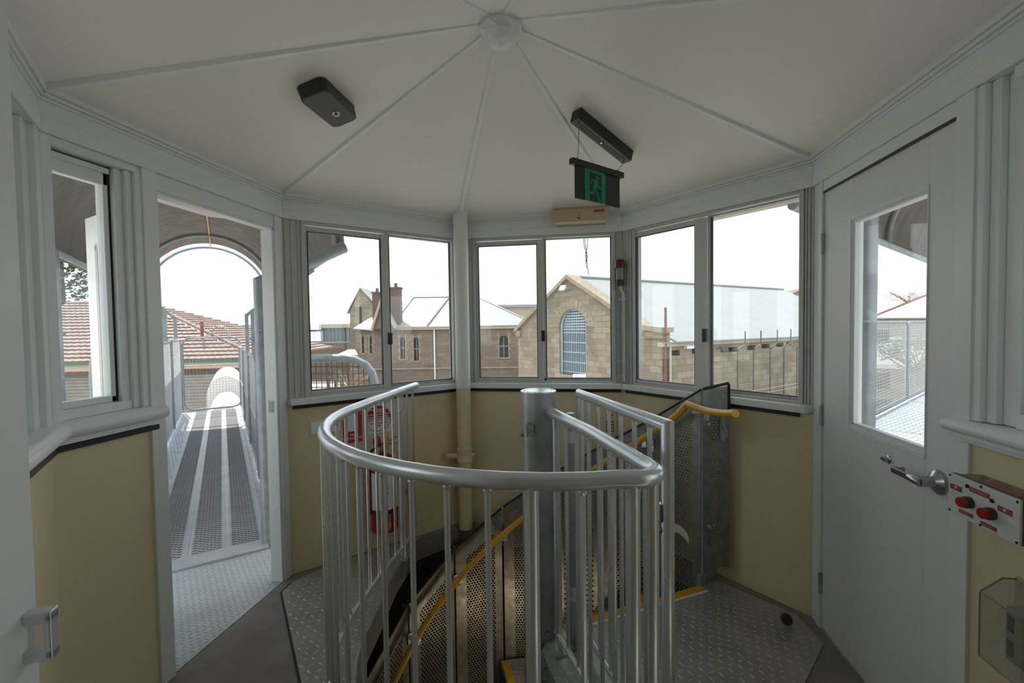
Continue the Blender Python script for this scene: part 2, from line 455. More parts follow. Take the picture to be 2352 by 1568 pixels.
# corner flashings between the aluminium windows, with rivets
def flashing(k, s0, s1):
    mb = MB(); w = s1-s0
    wbox(mb, k, s0, s1, 0.012, 0.05, 1.085, ZB)
    for q in (0.12, 0.45, 0.8): wbox(mb, k, s0+w*q, s0+w*q+0.006, 0.004, 0.012, 1.085, ZB)
    for i in range(6):
        z = 1.16+i*0.18
        mb.lathe(wp(k, s0+w*0.3, 0.012, z), -wf(k)[2], [(0.0035, 0), (0.003, 0.002), (0.001, 0.003)], 6)
    return trim(mb, FLASH, 0.002)
flashing(2, 0.0, 0.105); flashing(2, 1.17, L_); flashing(3, 0.0, 0.105); flashing(3, 1.16, L_); flashing(4, 0.0, 0.085); flashing(4, 1.165, L_)

# ---------------------------------------------------------------- sliding aluminium windows (walls 2-4)
def sliding(k, n, sa, g1, m0, m1, g2, sb, zlo):
    """frame from sa to sb; left sash glass ends g1..m0, meeting stile m0..m1, right pane to g2"""
    t = sthing('window_%d' % n, wp(k, (sa+sb)/2, 0.04, 1.085), 'sliding aluminium window in the %s wall' % SN[k].replace('_', ' '))
    mb = MB()
    wbox(mb, k, sa, sb, 0.0, 0.075, 1.085, 1.098); wbox(mb, k, sa, sb, 0.0, 0.075, 2.158, ZB)
    wbox(mb, k, sa, sa+0.022, 0.0, 0.075, 1.098, 2.158); wbox(mb, k, sb-0.022, sb, 0.0, 0.075, 1.098, 2.158)
    mb.build('frame', ALU, t, bev=0.002)
    # left sash (inner track)
    mb = MB(); z0, z1 = 1.098, 2.15; zg0, zg1 = 1.122, 2.118
    wbox(mb, k, sa+0.022, g1, 0.012, 0.034, z0, z1); wbox(mb, k, m0, m1, 0.006, 0.034, z0, z1)
    wbox(mb, k, g1, m0, 0.012, 0.034, z0, zg0); wbox(mb, k, g1, m0, 0.012, 0.034, zg1, z1)
    sash = mb.build('sash', ALU, t, bev=0.002)
    mb = MB()
    for a, b_, c, d in ((g1, g1+0.005, zg0, zg1), (m0-0.005, m0, zg0, zg1), (g1, m0, zg0, zg0+0.004), (g1, m0, zg1-0.004, zg1)):
        wbox(mb, k, a, b_, 0.010, 0.030, c, d)
    mb.build('gasket', BLACK, sash)
    mb = MB(); wbox(mb, k, g1, m0, 0.021, 0.025, zg0, zg1); mb.build('glass_pane', GLASS, sash)
    # latch
    mb = MB(); wbox(mb, k, m1-0.012, m1+0.014, -0.010, 0.016, 1.395, 1.475); mb.build('latch', BLACK, sash, bev=0.003)
    # right pane
    mb = MB(); wbox(mb, k, m1-0.006, m1+0.02, 0.042, 0.066, z0, z1+0.005); wbox(mb, k, g2, sb-0.02, 0.042, 0.066, z0, z1+0.005)
    wbox(mb, k, m1, g2, 0.042, 0.066, z0, z0+0.018); wbox(mb, k, m1, g2, 0.042, 0.066, 2.150, 2.158)
    s2 = mb.build('sash', ALU, t, bev=0.002)
    mb = MB(); wbox(mb, k, m1+0.016, g2, 0.052, 0.056, z0+0.015, 2.152); mb.build('glass_pane', GLASS, s2)
    mb = MB()
    wbox(mb, k, m1+0.018, m1+0.023, 0.040, 0.060, z0+0.018, 2.15); wbox(mb, k, m1+0.02, g2, 0.038, 0.060, z0+0.016, z0+0.021); wbox(mb, k, g2-0.004, g2, 0.040, 0.060, z0+0.018, 2.15)
    mb.build('gasket', BLACK, s2)
    return t
sliding(2, 1, 0.105, 0.140, 0.606, 0.655, 1.155, 1.175, 1.1)
sliding(3, 2, 0.105, 0.143, 0.592, 0.634, 1.130, 1.16, 1.1)
sliding(4, 3, 0.085, 0.110, 0.560, 0.628, 1.150, 1.165, 1.1)

# timber casement on wall 1, and the one on wall 5
def casement(n, k, sa, sb, zb, zt, rsw, lsw=0.02, dark=True, label=None):
    t = sthing('window_%d' % n, wp(k, (sa+sb)/2, 0.05, zb), label)
    mb = MB()
    wbox(mb, k, sa, sb, 0.02, TH, zb, zb+0.035); wbox(mb, k, sa, sb, 0.0, TH, zt, ZB)
    wbox(mb, k, sa, sa+0.012, 0.03, TH, zb, zt); wbox(mb, k, sb-0.03, sb, -0.004, TH, zb, zt)
    wbox(mb, k, sb-0.055, sb-0.03, 0.012, TH, zb, zt); wbox(mb, k, sb-0.085, sb-0.055, 0.028, TH, zb, zt)
    mb.build('frame', WHITE, t, bev=0.003)
    mb = MB()
    s0, s1 = sa+0.012, sb-0.085
    wbox(mb, k, s0, s0+lsw, 0.05, 0.085, zb+0.035, zt); wbox(mb, k, s1-rsw, s1-0.006, 0.05, 0.085, zb+0.035, zt)
    wbox(mb, k, s0, s1-0.006, 0.05, 0.085, zb+0.035, zb+0.06); wbox(mb, k, s0, s1-0.006, 0.05, 0.085, zt-0.075, zt-0.008)
    wbox(mb, k, s0, s1-0.006, 0.04, 0.085, zt-0.03, zt-0.008)
    sash = mb.build('sash', WHITE, t, bev=0.003)
    mb = MB(); wbox(mb, k, s1-0.006, s1, 0.049, 0.060, zb+0.036, zt); wbox(mb, k, s0, s1, 0.049, 0.060, zt-0.008, zt-0.002); mb.build('gap_seal', BLACK, sash)
    mb = MB(); wbox(mb, k, s0+lsw, s1-rsw, 0.066, 0.070, zb+0.058, zt-0.073); mb.build('glass_pane', GLASS, sash)
    return t
casement(4, 1, 0.03, 0.35, 1.195, 2.15, 0.025, 0.006, label='narrow white timber window beside the open doorway')
casement(6, 8, 0.1, L_-0.30, 1.195, 2.15, 0.025, label='white timber window at the far left edge')
# wall 5 window: dark seal on its left side
t = sthing('window_5', wp(5, 1.05, 0.05, 1.2), 'white timber window at the right edge beyond the door')
mb = MB(); k = 5
for a, b_, o in ((0.932, 0.955, -0.004), (0.955, 0.985, 0.012), (0.985, 1.034, 0.03)): wbox(mb, k, a, b_, o, TH, 1.205, ZB)
wbox(mb, k, 1.034, L_, 0.0, TH, 2.14, ZB); wbox(mb, k, 1.034, L_, 0.02, TH, 1.203, 1.245)
mb.build('frame', WHITE, t, bev=0.003)
mb = MB(); wbox(mb, k, 1.034, 1.041, 0.049, 0.06, 1.245, 2.14); wbox(mb, k, 1.034, L_, 0.046, 0.08, 1.245, 1.249); mb.build('gap_seal', BLACK, t)
mb = MB(); wbox(mb, k, 1.041, 1.075, 0.05, 0.085, 1.249, 2.14); wbox(mb, k, 1.16, L_, 0.05, 0.085, 1.249, 2.14); wbox(mb, k, 1.075, 1.16, 0.05, 0.085, 1.249, 1.285); wbox(mb, k, 1.075, 1.16, 0.05, 0.085, 2.08, 2.14)
sh = mb.build('sash', WHITE, t, bev=0.003)
mb = MB(); wbox(mb, k, 1.075, 1.16, 0.066, 0.07, 1.285, 2.08); mb.build('glass_pane', GLASS, sh)
casement(7, 6, 0.02, 0.50, 1.205, 2.15, 0.025, label='white timber window of the front right wall')
# front wall: open doorway the picture is taken through
mb = MB(); wbox(mb, 7, L_-0.06, L_, 0, TH, 0, ZB); struct(mb.build('wall_front', WHITE))
# unseen box added behind the doorway, blocking light so the near room darkens
for nm, c_, s_ in (('wall_lightblock_left', (-0.95, -2.4, 1.2), (0.08, 1.9, 2.6)), ('wall_lightblock_right', (1.45, -2.25, 1.2), (0.08, 1.9, 2.6)), ('wall_lightblock_back', (0.25, -3.3, 1.2), (2.5, 0.08, 2.6))):
    mb = MB(); mb.box(c_, s_); struct(mb.build(nm, CREAM, smooth=0))
mb = MB(); mb.box((0.25, -2.4, 2.50), (2.5, 1.9, 0.08)); struct(mb.build('ceiling_lightblock', WHITE, smooth=0))
mb = MB(); mb.box((0.25, -2.40, -0.05), (2.5, 1.9, 0.1)); struct(mb.build('floor_lightblock', CONC, smooth=0))

# ---------------------------------------------------------------- floor, ceiling, roof
def slab(mb, outer, holes, z0, z1, mi=0):
    loops = [[Vector((p[0], p[1], 0)) for p in outer]] + [[Vector((p[0], p[1], 0)) for p in h] for h in holes]
    tris = geometry.tessellate_polygon(loops); flat = [p for l in loops for p in l]
    top = [mb.vert((p.x, p.y, z1)) for p in flat]; bot = [mb.vert((p.x, p.y, z0)) for p in flat]
    for t_ in tris:
        a, b_, c = [flat[i] for i in t_]
        if (b_-a).cross(c-a).z < 0: t_ = t_[::-1]
        mb.face([top[i] for i in t_], mi); mb.face([bot[i] for i in t_][::-1], mi)
    i0 = 0
    for l in loops:
        n = len(l)
        for i in range(n):
            j = (i+1) % n; mb.face((bot[i0+i], bot[i0+j], top[i0+j], top[i0+i]), mi)
        i0 += n
PC = Vector((0.105, 0.30, 0))          # stair centre
def pol(a, r, z=0): return Vector((PC.x+r*math.cos(R_(a)), PC.y+r*math.sin(R_(a)), z))
hole = [(0.20, 0.10), (0.30, -0.14), (0.44, -0.49)]
hole += [tuple(pol(a, 0.86)[:2]) for a in range(-68, -178, -8)]
hole += [(-0.772, 0.352), (-0.84, 0.73), (-0.855, 1.12), (-0.60, 1.40), (0.58, 1.40), (0.97, 1.02), (0.965, 0.80), (0.20, 0.34)]
outer = [tuple((c*1.0)[:2]) for c in CR]
mb = MB(); slab(mb, outer, [hole], -0.14, 0.0); struct(mb.build('floor', CONC, smooth=0), 'bare concrete floor around the stair opening')
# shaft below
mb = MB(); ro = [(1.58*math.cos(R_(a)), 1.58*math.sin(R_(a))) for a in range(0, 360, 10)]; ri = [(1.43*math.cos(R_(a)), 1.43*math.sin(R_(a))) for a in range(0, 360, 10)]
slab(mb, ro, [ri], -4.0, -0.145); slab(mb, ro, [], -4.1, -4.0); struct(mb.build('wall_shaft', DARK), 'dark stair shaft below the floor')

# ceiling: eight sloping panels
mb = MB(); ap = mb.vert((0, 0, ZH)); ring = [mb.vert((c.x*1.01, c.y*1.01, ZT)) for c in CR]
for i in range(8): mb.face((ap, ring[i], ring[(i+1) % 8]))
ap2 = mb.vert((0, 0, ZH+0.06)); ring2 = [mb.vert((c.x*1.01, c.y*1.01, ZT+0.06)) for c in CR]
for i in range(8): mb.face((ap2, ring2[(i+1) % 8], ring2[i])); mb.face((ring[i], ring[(i+1) % 8], ring2[(i+1) % 8], ring2[i]))
struct(mb.build('ceiling', CEIL, smooth=0), 'white faceted ceiling rising to a boss')
for i in range(8):
    c = CR[i]; a = Vector((c.x*0.985, c.y*0.985, ZT+0.006)); b_ = Vector((c.x*0.045, c.y*0.045, ZH-0.012)); d = (b_-a)
    side = d.cross(Vector((0, 0, 1))).normalized(); up = side.cross(d).normalized()
    mb = MB(); w = 0.019; h = 0.017
    r0 = [a+side*w, a+side*w*0.5-up*h, a-side*w*0.5-up*h, a-side*w]
    r1 = [p+d for p in r0]; mb.hexa([p+up*0.004 for p in r0], [p+up*0.004 for p in r1]); trim(mb, WHITE, 0.003)
mb = MB()
prof = [(0.088, ZH-0.004), (0.092, ZH-0.035), (0.075, ZH-0.06), (0.045, ZH-0.09)]
rings = []
for j, (r, z) in enumerate(prof):
    rings.append([mb.vert((r*math.cos(R_(22.5+45*i+(22.5 if j == 2 else 0))), r*math.sin(R_(22.5+45*i+(22.5 if j == 2 else 0))), z)) for i in range(8)])
for a, b_ in zip(rings, rings[1:]):
    for i in range(8): mb.face((a[i], b_[i], b_[(i+1) % 8], a[(i+1) % 8]))
tip = mb.vert((0, 0, ZH-0.105))
for i in range(8): mb.face((rings[-1][i], tip, rings[-1][(i+1) % 8]))
mb.face(rings[0])
tag(mb.build('ceiling_boss', WHITE, smooth=0), 'small faceted white boss where the ceiling ribs meet', 'ceiling boss')
# outer roof and eaves, the unseen overhang widened to keep sun out
mb = MB(); ro = 1.12; zr = ZT+0.07
ax = mb.vert((0, 0, ZH+0.16)); rr = [mb.vert((c.x*ro, c.y*ro, zr)) for c in CR]
for i in range(8): mb.face((ax, rr[i], rr[(i+1) % 8]))
struct(mb.build('roof', ROOFW, smooth=0), 'pale metal tower roof')
mb = MB()
for k in range(1, 9): wbox(mb, k, 0, L_, TH, 0.82, ZT+0.0, ZT+0.03)
struct(mb.build('roof_sunblock', EAVE), 'unseen eaves of the tower roof, widened to keep direct sun out')
mb = MB()
for k in range(1, 9): wbox(mb, k, 0, L_, TH-0.0, 0.22, 2.20, 2.215); wbox(mb, k, 0, L_, 0.215, 0.24, 2.185, zr)
struct(mb.build('trim_eaves', EAVE), 'pale eave lining')

# ---------------------------------------------------------------- checker plate
def inside(pt, poly):
    x, y = pt; c = False; n = len(poly); j = n-1
    for i in range(n):
        xi, yi = poly[i][:2]; xj, yj = poly[j][:2]
        if (yi > y) != (yj > y) and x < (xj-xi)*(y-yi)/(yj-yi)+xi: c = not c
        j = i
    return c
def lozenges(mb, poly, z, pitch, ln, wd, h, ang=0.0, mi=1, u=(1, 0), margin=0.012):
    xs = [p[0] for p in poly]; ys = [p[1] for p in poly]
    cx, cy = sum(xs)/len(xs), sum(ys)/len(ys); R = max(math.hypot(x-cx, y-cy) for x, y in zip(xs, ys))
    n = int(R/pitch)+1; ca, sa = math.cos(ang), math.sin(ang)
    for i in range(-n, n+1):
        for j in range(-n, n+1):
            gx, gy = i*pitch, j*pitch
            x = cx+gx*ca-gy*sa; y = cy+gx*sa+gy*ca
            if not inside((x, y), poly): continue
            a = ang + (R_(45) if (i+j) % 2 else R_(-45))
            d = Vector((math.cos(a), math.sin(a), 0)); q = Vector((-d.y, d.x, 0)); c = Vector((x, y, z))
            if not (inside((x+d.x*ln*.6, y+d.y*ln*.6), poly) and inside((x-d.x*ln*.6, y-d.y*ln*.6), poly)): continue
            P = [c-d*ln/2, c-q*wd/2-d*ln*.15, c-q*wd/2+d*ln*.15, c+d*ln/2, c+q*wd/2+d*ln*.15, c+q*wd/2-d*ln*.15]
            T = [c-d*ln*.3+Vector((0, 0, h)), c+d*ln*.3+Vector((0, 0, h))]
            ids = [mb.vert(p) for p in P]; t0, t1 = [mb.vert(p) for p in T]
            mb.face((ids[0], ids[1], t0), mi); mb.face((ids[1], ids[2], t1, t0), mi); mb.face((ids[2], ids[3], t1), mi)
            mb.face((ids[3], ids[4], t1), mi); mb.face((ids[4], ids[5], t0, t1), mi); mb.face((ids[5], ids[0], t0), mi)
# left floor plate
lp = [(-1.395, 0.42), (-1.40, 0.52), (-1.28, 0.745), (-0.86, 1.17), (-0.845, 0.73), (-0.785, 0.36)]
lp += [(PC.x+0.875*math.cos(R_(a)), PC.y+0.875*math.sin(R_(a))) for a in (-172, -164, -156, -148, -142)] + [(-0.66, -0.40)]
mb = MB(); slab(mb, lp, [], 0.0, 0.006); lozenges(mb, lp, 0.006, 0.040, 0.030, 0.0085, 0.0022, 0.35)
lpo = mb.build('checker_plate', [CHECK, CHECKR], smooth=60); tag(lpo, 'steel checker plate on the floor left of the stair opening', 'floor plate')
mb = MB()
for (x0, y0), (x1, y1) in (((-0.66, -0.40), (-1.395, 0.42)), ((-1.395, 0.42), (-1.40, 0.52))):
    p, q = Vector((x0, y0, 0.002)), Vector((x1, y1, 0.002)); d_ = (q-p).normalized(); n_ = Vector((d_.y, -d_.x, 0)); n_ = n_ if n_.x < 0 else -n_
    mb.box((p+q)/2+n_*0.006, ((q-p).length+0.006, 0.010, 0.004), x=d_)
mb.build('edge_gap', BLACK, lpo)
mb = MB()
e = [Vector((x, y, 0)) for x, y in [(-0.86, 1.17), (-0.845, 0.73), (-0.785, 0.36)]] + [pol(a, 0.87) for a in range(-176, -70, 8)]
for a, b_ in zip(e, e[1:]):
    d = (b_-a); n = Vector((0, 0, 1)).cross(d).normalized()*-1
    mb.box((a+b_)/2+Vector((0, 0, -0.05)), (d.length+0.004, 0.012, 0.11), x=d)
tag(mb.build('edge_channel', GALVD), 'dull steel channel edging the left side of the stair opening', 'edging')
# right floor plate
rp = [(0.155, 0.32), (0.245, 0.375), (0.985, 0.805), (1.045, 0.90), (1.395, 0.60), (1.415, 0.395), (1.215, 0.13), (0.90, -0.28), (0.62, -0.60), (0.50, -0.62), (0.24, -0.12), (0.12, 0.17)]
mb = MB(); slab(mb, rp, [], 0.0, 0.006); lozenges(mb, rp, 0.006, 0.040, 0.030, 0.0085, 0.0022, -0.25)
pr_ = mb.build('checker_plate', [CHECK, CHECKR], smooth=60)
tag(pr_, 'steel checker plate on the floor at the top of the spiral stair', 'floor plate')
# yellow nosing along its stair edge, pale strip beside it
d = (Vector((0.985, 0.805, 0))-Vector((0.245, 0.375, 0))).normalized(); n = Vector((d.y, -d.x, 0))
mb = MB(); a = Vector((0.20, 0.352, 0.0075)); b_ = Vector((0.972, 0.80, 0.0075))
mb.box((a+b_)/2+n*0.022, ((b_-a).length, 0.050, 0.003), x=d); nz = mb.build('nosing', YELN, pr_); nz['label'] = 'yellow anti-slip nosing'
mb = MB(); mb.box((a+b_)/2+n*0.053+Vector((0, 0, 0.0)), ((b_-a).length, 0.012, 0.003), x=d); mb.build('nosing_edge', SIGNW, pr_)
# edge channel under the right plate with bolts
mb = MB(); a = Vector((0.12, 0.19, -0.07)); b_ = Vector((0.50, -0.60, -0.07)); d = (b_-a).normalized(); n = Vector((-d.y, d.x, 0))*-1
mb.box((a+b_)/2 + Vector((0, 0, 0)), ((b_-a).length, 0.012, 0.13), x=d)
for i in range(5):
    for dz in (0.03, -0.03):
        mb.lathe(a+d*(0.06+i*0.12)+Vector((0, 0, dz))+n*0.006, n, [(0.011, 0), (0.011, 0.008), (0.004, 0.009), (0.004, 0.02)], 6)
tag(mb.build('edge_channel', GALVD), 'dull steel channel with bolts under the edge of the stair head plate', 'edging')

# ---------------------------------------------------------------- centre post
STAIR = t = thing('spiral_stair', 'galvanised spiral stair winding down around its thick capped centre post', 'stair', (PC.x, PC.y, -3.95))
mb = MB(); mb.lathe((PC.x, PC.y, -3.95), (0, 0, 1), [(0.084, 0), (0.084, 5.138)], 40); mb.build('centre_post', GALVD, t)
mb = MB(); mb.lathe((PC.x, PC.y, 1.187), (0, 0, 1), [(0.086, 0), (0.087, 0.003), (0.086, 0.007), (0.080, 0.009)], 40)
cap = mb.build('cap', GALV, t)
for a in (200, 20):
    mb = MB(); mb.lathe((PC.x+0.068*math.cos(R_(a)), PC.y+0.068*math.sin(R_(a)), 1.196), (0, 0, 1), [(0.006, 0), (0.0055, 0.0008)], 10); mb.build('screw_hole', BLACK, cap)
def post_at(a, z, r=0.084): return Vector((PC.x+r*math.cos(R_(a)), PC.y+r*math.sin(R_(a)), z)), Vector((math.cos(R_(a)), math.sin(R_(a)), 0))
# rope clamp (saddle with two threaded legs)
p, n = post_at(-108, 1.035); s_ = Vector((0, 0, 1)).cross(n)
mb = MB(); mb.box(p+n*0.012, (0.040, 0.022, 0.022), x=s_)
pts = [p+n*0.016+s_*0.014*math.cos(R_(a))+Vector((0, 0, 0.010+0.014*math.sin(R_(a)))) for a in range(0, 181, 20)]
pts = [p+n*0.016+s_*0.014+Vector((0, 0, -0.045))]+pts+[p+n*0.016-s_*0.014+Vector((0, 0, -0.045))]
mb.tube(pts, 0.0042, 8)
for q in (1, -1): mb.lathe(p+n*0.016+s_*0.014*q+Vector((0, 0, -0.020)), (0, 0, -1), [(0.008, 0), (0.008, 0.008)], 6)
mb.build('rope_clamp', CHROME, t)
for a, z in ((-150, 0.985), (-75, 0.23), (-66, 0.05)):
    p, n = post_at(a, z); mb = MB(); mb.lathe(p-n*0.002, n, [(0.011, 0), (0.011, 0.003), (0.0085, 0.003), (0.0085, 0.009), (0.005, 0.010), (0.005, 0.015)], 6); mb.build('bolt', CHROME, t)

# ---------------------------------------------------------------- guard rail round the opening
ZR = 1.10; TR = 0.0242
mainp = [(-0.852, 1.15), (-0.850, 1.0), (-0.848, 0.80), (-0.846, 0.60), (-0.842, 0.45), (-0.836, 0.33)]
mainp += [(0.12+r*math.cos(R_(a)), 0.30+r*math.sin(R_(a))) for a, r in [(-174, .955), (-168, .955), (-162, .96), (-156, .965), (-150, .968)]]
mainp += [(0.12+r*math.cos(R_(a)), 0.30+r*math.sin(R_(a))) for a, r in [(-144, .972), (-138, .975), (-132, .978), (-126, .98), (-120, .984), (-114, .987), (-108, .992), (-102, .997), (-96, 1.0), (-90, 1.002), (-84, 1.003), (-78, 1.002), (-73, .998)]]
cor_ = [(0.440, -0.653), (0.468, -0.648), (0.490, -0.636), (0.505, -0.618), (0.512, -0.596), (0.511, -0.570), (0.500, -0.535)]
endp = [(0.35, -0.14), (0.165, 0.245)]
def plan(extra, z): return [Vector((x, y, z)) for x, y in extra]
RAILP = plan(mainp, ZR)
t = thing('guard_rail', 'curved galvanised tubular guard rail with balusters around the stair opening', 'guard rail', (0, -0.6, 0))
mb = MB(); mb.tube(plan(mainp+cor_+endp, ZR), TR, 20); mb.build('top_rail', GALV, t)
def along(path, d):
    """point and direction at arc length d of a polyline"""
    for a, b_ in zip(path, path[1:]):
        l = (b_-a).length
        if d <= l: return a+(b_-a)*(d/l), (b_-a).normalized()
        d -= l
    return path[-1], (path[-1]-path[-2]).normalized()
low = plan(mainp+cor_+endp, 0.085)
ln_main = sum((b_-a).length for a, b_ in zip(low, low[1:]))
mb = MB(); lowp = [low[0]+Vector((0, 0.03, 0))]+low[:-1]+[low[-1]*0.93+low[-2]*0.07]
mb.tube([low[0]]+low[1:-1]+[Vector((0.185, 0.20, 0.085))], 0.0135, 12); mb.build('bottom_rail', GALV, t)
def clos(px_, py_):
    best = None; acc = 0
    for a, b_ in zip(low, low[1:]):
        l = (b_-a).length; q = Vector((px_, py_, 0.085))-a; u_ = max(0, min(1, q.dot(b_-a)/l/l)); dd = (a+(b_-a)*u_-Vector((px_, py_, 0.085))).length
        if best is None or dd < best[0]: best = (dd, acc+l*u_)
        acc += l
    return best[1]
posts = [(-0.845, 0.865, 0.0195), (-0.695, -0.165, 0.0195), (0.186, -0.701, 0.0195), (0.446, -0.652, 0.0195), (0.195, 0.175, 0.0175)]
pd = []
def base_plate(parent, c, ax_=(1, 0, 0), w=0.09, dd=0.07):
    mb = MB(); mb.box((c.x, c.y, 0.0105), (w, dd, 0.009), x=ax_)
    ax_ = V3(ax_).normalized(); q = Vector((-ax_.y, ax_.x, 0))
    for sgn in (1, -1):
        mb.lathe(Vector((c.x, c.y, 0.015))+ax_*sgn*w*0.36, (0, 0, 1), [(0.012, 0), (0.012, 0.003), (0.009, 0.003), (0.009, 0.010), (0.005, 0.011), (0.005, 0.022)], 6)
    mb.build('base_plate', GALVD, parent, bev=0.001)
for x, y, r in posts:
    D = clos(x, y); p, d = along(low, D); pd.append(D)
    mb = MB(); mb.tube([(p.x, p.y, 0.012), (p.x, p.y, ZR-0.01)], r, 16)
    mb.lathe((p.x, p.y, ZR-0.052), (0, 0, 1), [(r, 0), (r+0.002, 0.022), (r+0.004, 0.034)], 16)
    mb.build('post', GALV, t)
    base_plate(t, p, d)
# second tube strapped beside the left post and the corner post
for x, y, off in ((-0.695, -0.165, 0.046), (0.446, -0.652, 0.058)):
    D = clos(x, y); p, d = along(low, D+off); mb = MB(); mb.tube([(p.x, p.y, 0.012), (p.x, p.y, ZR-0.01)], 0.0195, 16); mb.build('post', GALV, t); pd.append(D+off)
def balusters(parent, path, dlist, z0, z1, r=0.0068, fat=0.0068):
    for D in dlist:
        p, d = along(path, D); mb = MB(); mb.tube([(p.x, p.y, z0), (p.x, p.y, z1)], r, 8)
        mb.lathe((p.x, p.y, z1-0.006), (0, 0, -1), [(r+0.0025, 0), (r+0.0015, 0.004), (r, 0.008)], 8); mb.lathe((p.x, p.y, z0), (0, 0, 1), [(r+0.003, 0), (r+0.0015, 0.004), (r, 0.007)], 8)
        mb.build('baluster', GALV, parent)
pds = sorted(pd); D = pds[0]
bl = [D-0.11, D-0.22]
for a, b_ in zip(pds, pds[1:]):
    n = max(1, round((b_-a)/0.112))
    if b_-a < 0.07: continue
    bl += [a+(b_-a)*i/n for i in range(1, n)]
bl = [x for x in bl if x > 0.01]
balusters(t, low, bl, 0.095, ZR-0.022, r=0.0085)

# ---------------------------------------------------------------- gate folded back beside the rail
t = thing('stair_gate', 'galvanised stair gate standing open beside the centre post', 'gate', (0.45, -0.08, 0))
ga = Vector((0.304, 0.262, 0)); gb = Vector((0.577, -0.408, 0)); gd = (gb-ga).normalized()
def gz(p, z): return Vector((p.x, p.y, z))
mb = MB(); mb.tube([gz(ga, 0.075), gz(ga, 1.185), gz(gb, 1.19), gz(gb, 0.075)], 0.0205, 18); mb.build('frame', GALV, t)
mb = MB(); mb.tube([gz(ga, 0.085), gz(gb, 0.085)], 0.0135, 12); mb.build('bottom_rail', GALV, t)
gl_ = (gb-ga).length
balusters(t, [gz(ga, 0), gz(gb, 0)], [gl_*i/7 for i in range(1, 7)], 0.09, 1.175, r=0.0085)
gn = Vector((gd.y, -gd.x, 0))
# latch: bolt with plate, lever
mb = MB(); p = gz(gb, 0.915); mb.lathe(p - gd.cross(Vector((0, 0, 1)))*0 + Vector((-0.022, 0.0, 0)), (-1, 0.1, 0), [(0.012, 0), (0.012, 0.012), (0.007, 0.013), (0.007, 0.03)], 8)
mb.box(p+Vector((-0.021, -0.004, 0.004)), (0.006, 0.022, 0.055)); mb.build('latch', CHROME, t)
mb = MB(); mb.lathe(gz(gb, 0.862)+Vector((-0.02, 0, 0)), (-1, 0.0, 0), [(0.011, 0), (0.010, 0.008), (0.005, 0.009)], 8); mb.build('bolt', CHROME, t)
mb = MB(); p = gz(gb, 0.872)+Vector((0.018, 0, 0)); pts = [p, p+Vector((0.020, 0.008, -0.010)), p+Vector((0.040, 0.016, -0.034)), p+Vector((0.046, 0.018, -0.048))]
for a, b_ in zip(pts, pts[1:]):
    s_ = Vector((0, 0, 1)); q = [a-s_*0.014, a+s_*0.014, b_+s_*0.012, b_-s_*0.012]; o_ = Vector((0.002, -0.003, 0)); mb.hexa(q, [v+o_ for v in q])
mb.build('lever', GALV, t)
# hinge post
t2 = thing('hinge_post', 'short galvanised hinge post with a capped top behind the folded gate', 'post', (0.262, 0.262, 0))
hp = Vector((0.260, 0.235, 0)); mb = MB(); mb.tube([gz(hp, 0.012), gz(hp, 1.093)], 0.0195, 18); mb.lathe(gz(hp, 1.092), (0, 0, 1), [(0.0215, 0), (0.0215, 0.004), (0.018, 0.008)], 18); mb.build('tube', GALVD, t2)
base_plate(t2, hp, gd, 0.10, 0.075)
for z in (0.99, 0.25):
    mb = MB(); mb.lathe(gz(hp, z-0.028), (0, 0, 1), [(0.024, 0), (0.024, 0.056)], 14); mb.box(gz((hp+ga)/2, z), (0.045, 0.024, 0.045), x=ga-hp)
    mb.lathe(gz((hp+ga)/2, z)-Vector((0, 0.012, 0)), (0, -1, 0), [(0.009, 0), (0.008, 0.006)], 8); mb.build('hinge', GALV, t2)

# ---------------------------------------------------------------- spiral stair: treads, perforated panels, handrail
def ztrim(a): return 1.134 - (a-31)*0.01155
def zhand(a): return 1.03 - (a-30.7)*0.01205
RISE = 0.222
TN = ['first', 'second', 'third', 'fourth', 'fifth', 'sixth', 'seventh', 'eighth', 'ninth', 'tenth', 'eleventh']
t = STAIR
for i in range(11):
    a0 = 31+20*i; a1 = a0+22; z = -RISE*(i+1)
    mb = MB(); ring = [pol(a0, 0.085)] + [pol(a0+(a1-a0)*q/4, 1.0) for q in range(5)] + [pol(a1, 0.085)]
    P = [(p.x, p.y) for p in ring]; slab(mb, P, [], z-0.035, z); lozenges(mb, P, z, 0.040, 0.030, 0.0085, 0.0022, R_(a0))
    tr_ = mb.build('tread', [CHECK, CHECKR], t, smooth=50)
    mb = MB(); ed = a1
    d = Vector((math.cos(R_(ed)), math.sin(R_(ed)), 0)); n = Vector((d.y, -d.x, 0))
    # nosing on the descending edge of each tread
    mb.box(pol(ed, 0.54, z+0.003)+n*0.03, (0.88, 0.05, 0.004), x=d); q = mb.build('nosing', YELN, tr_); q['label'] = 'yellow nosing strip'
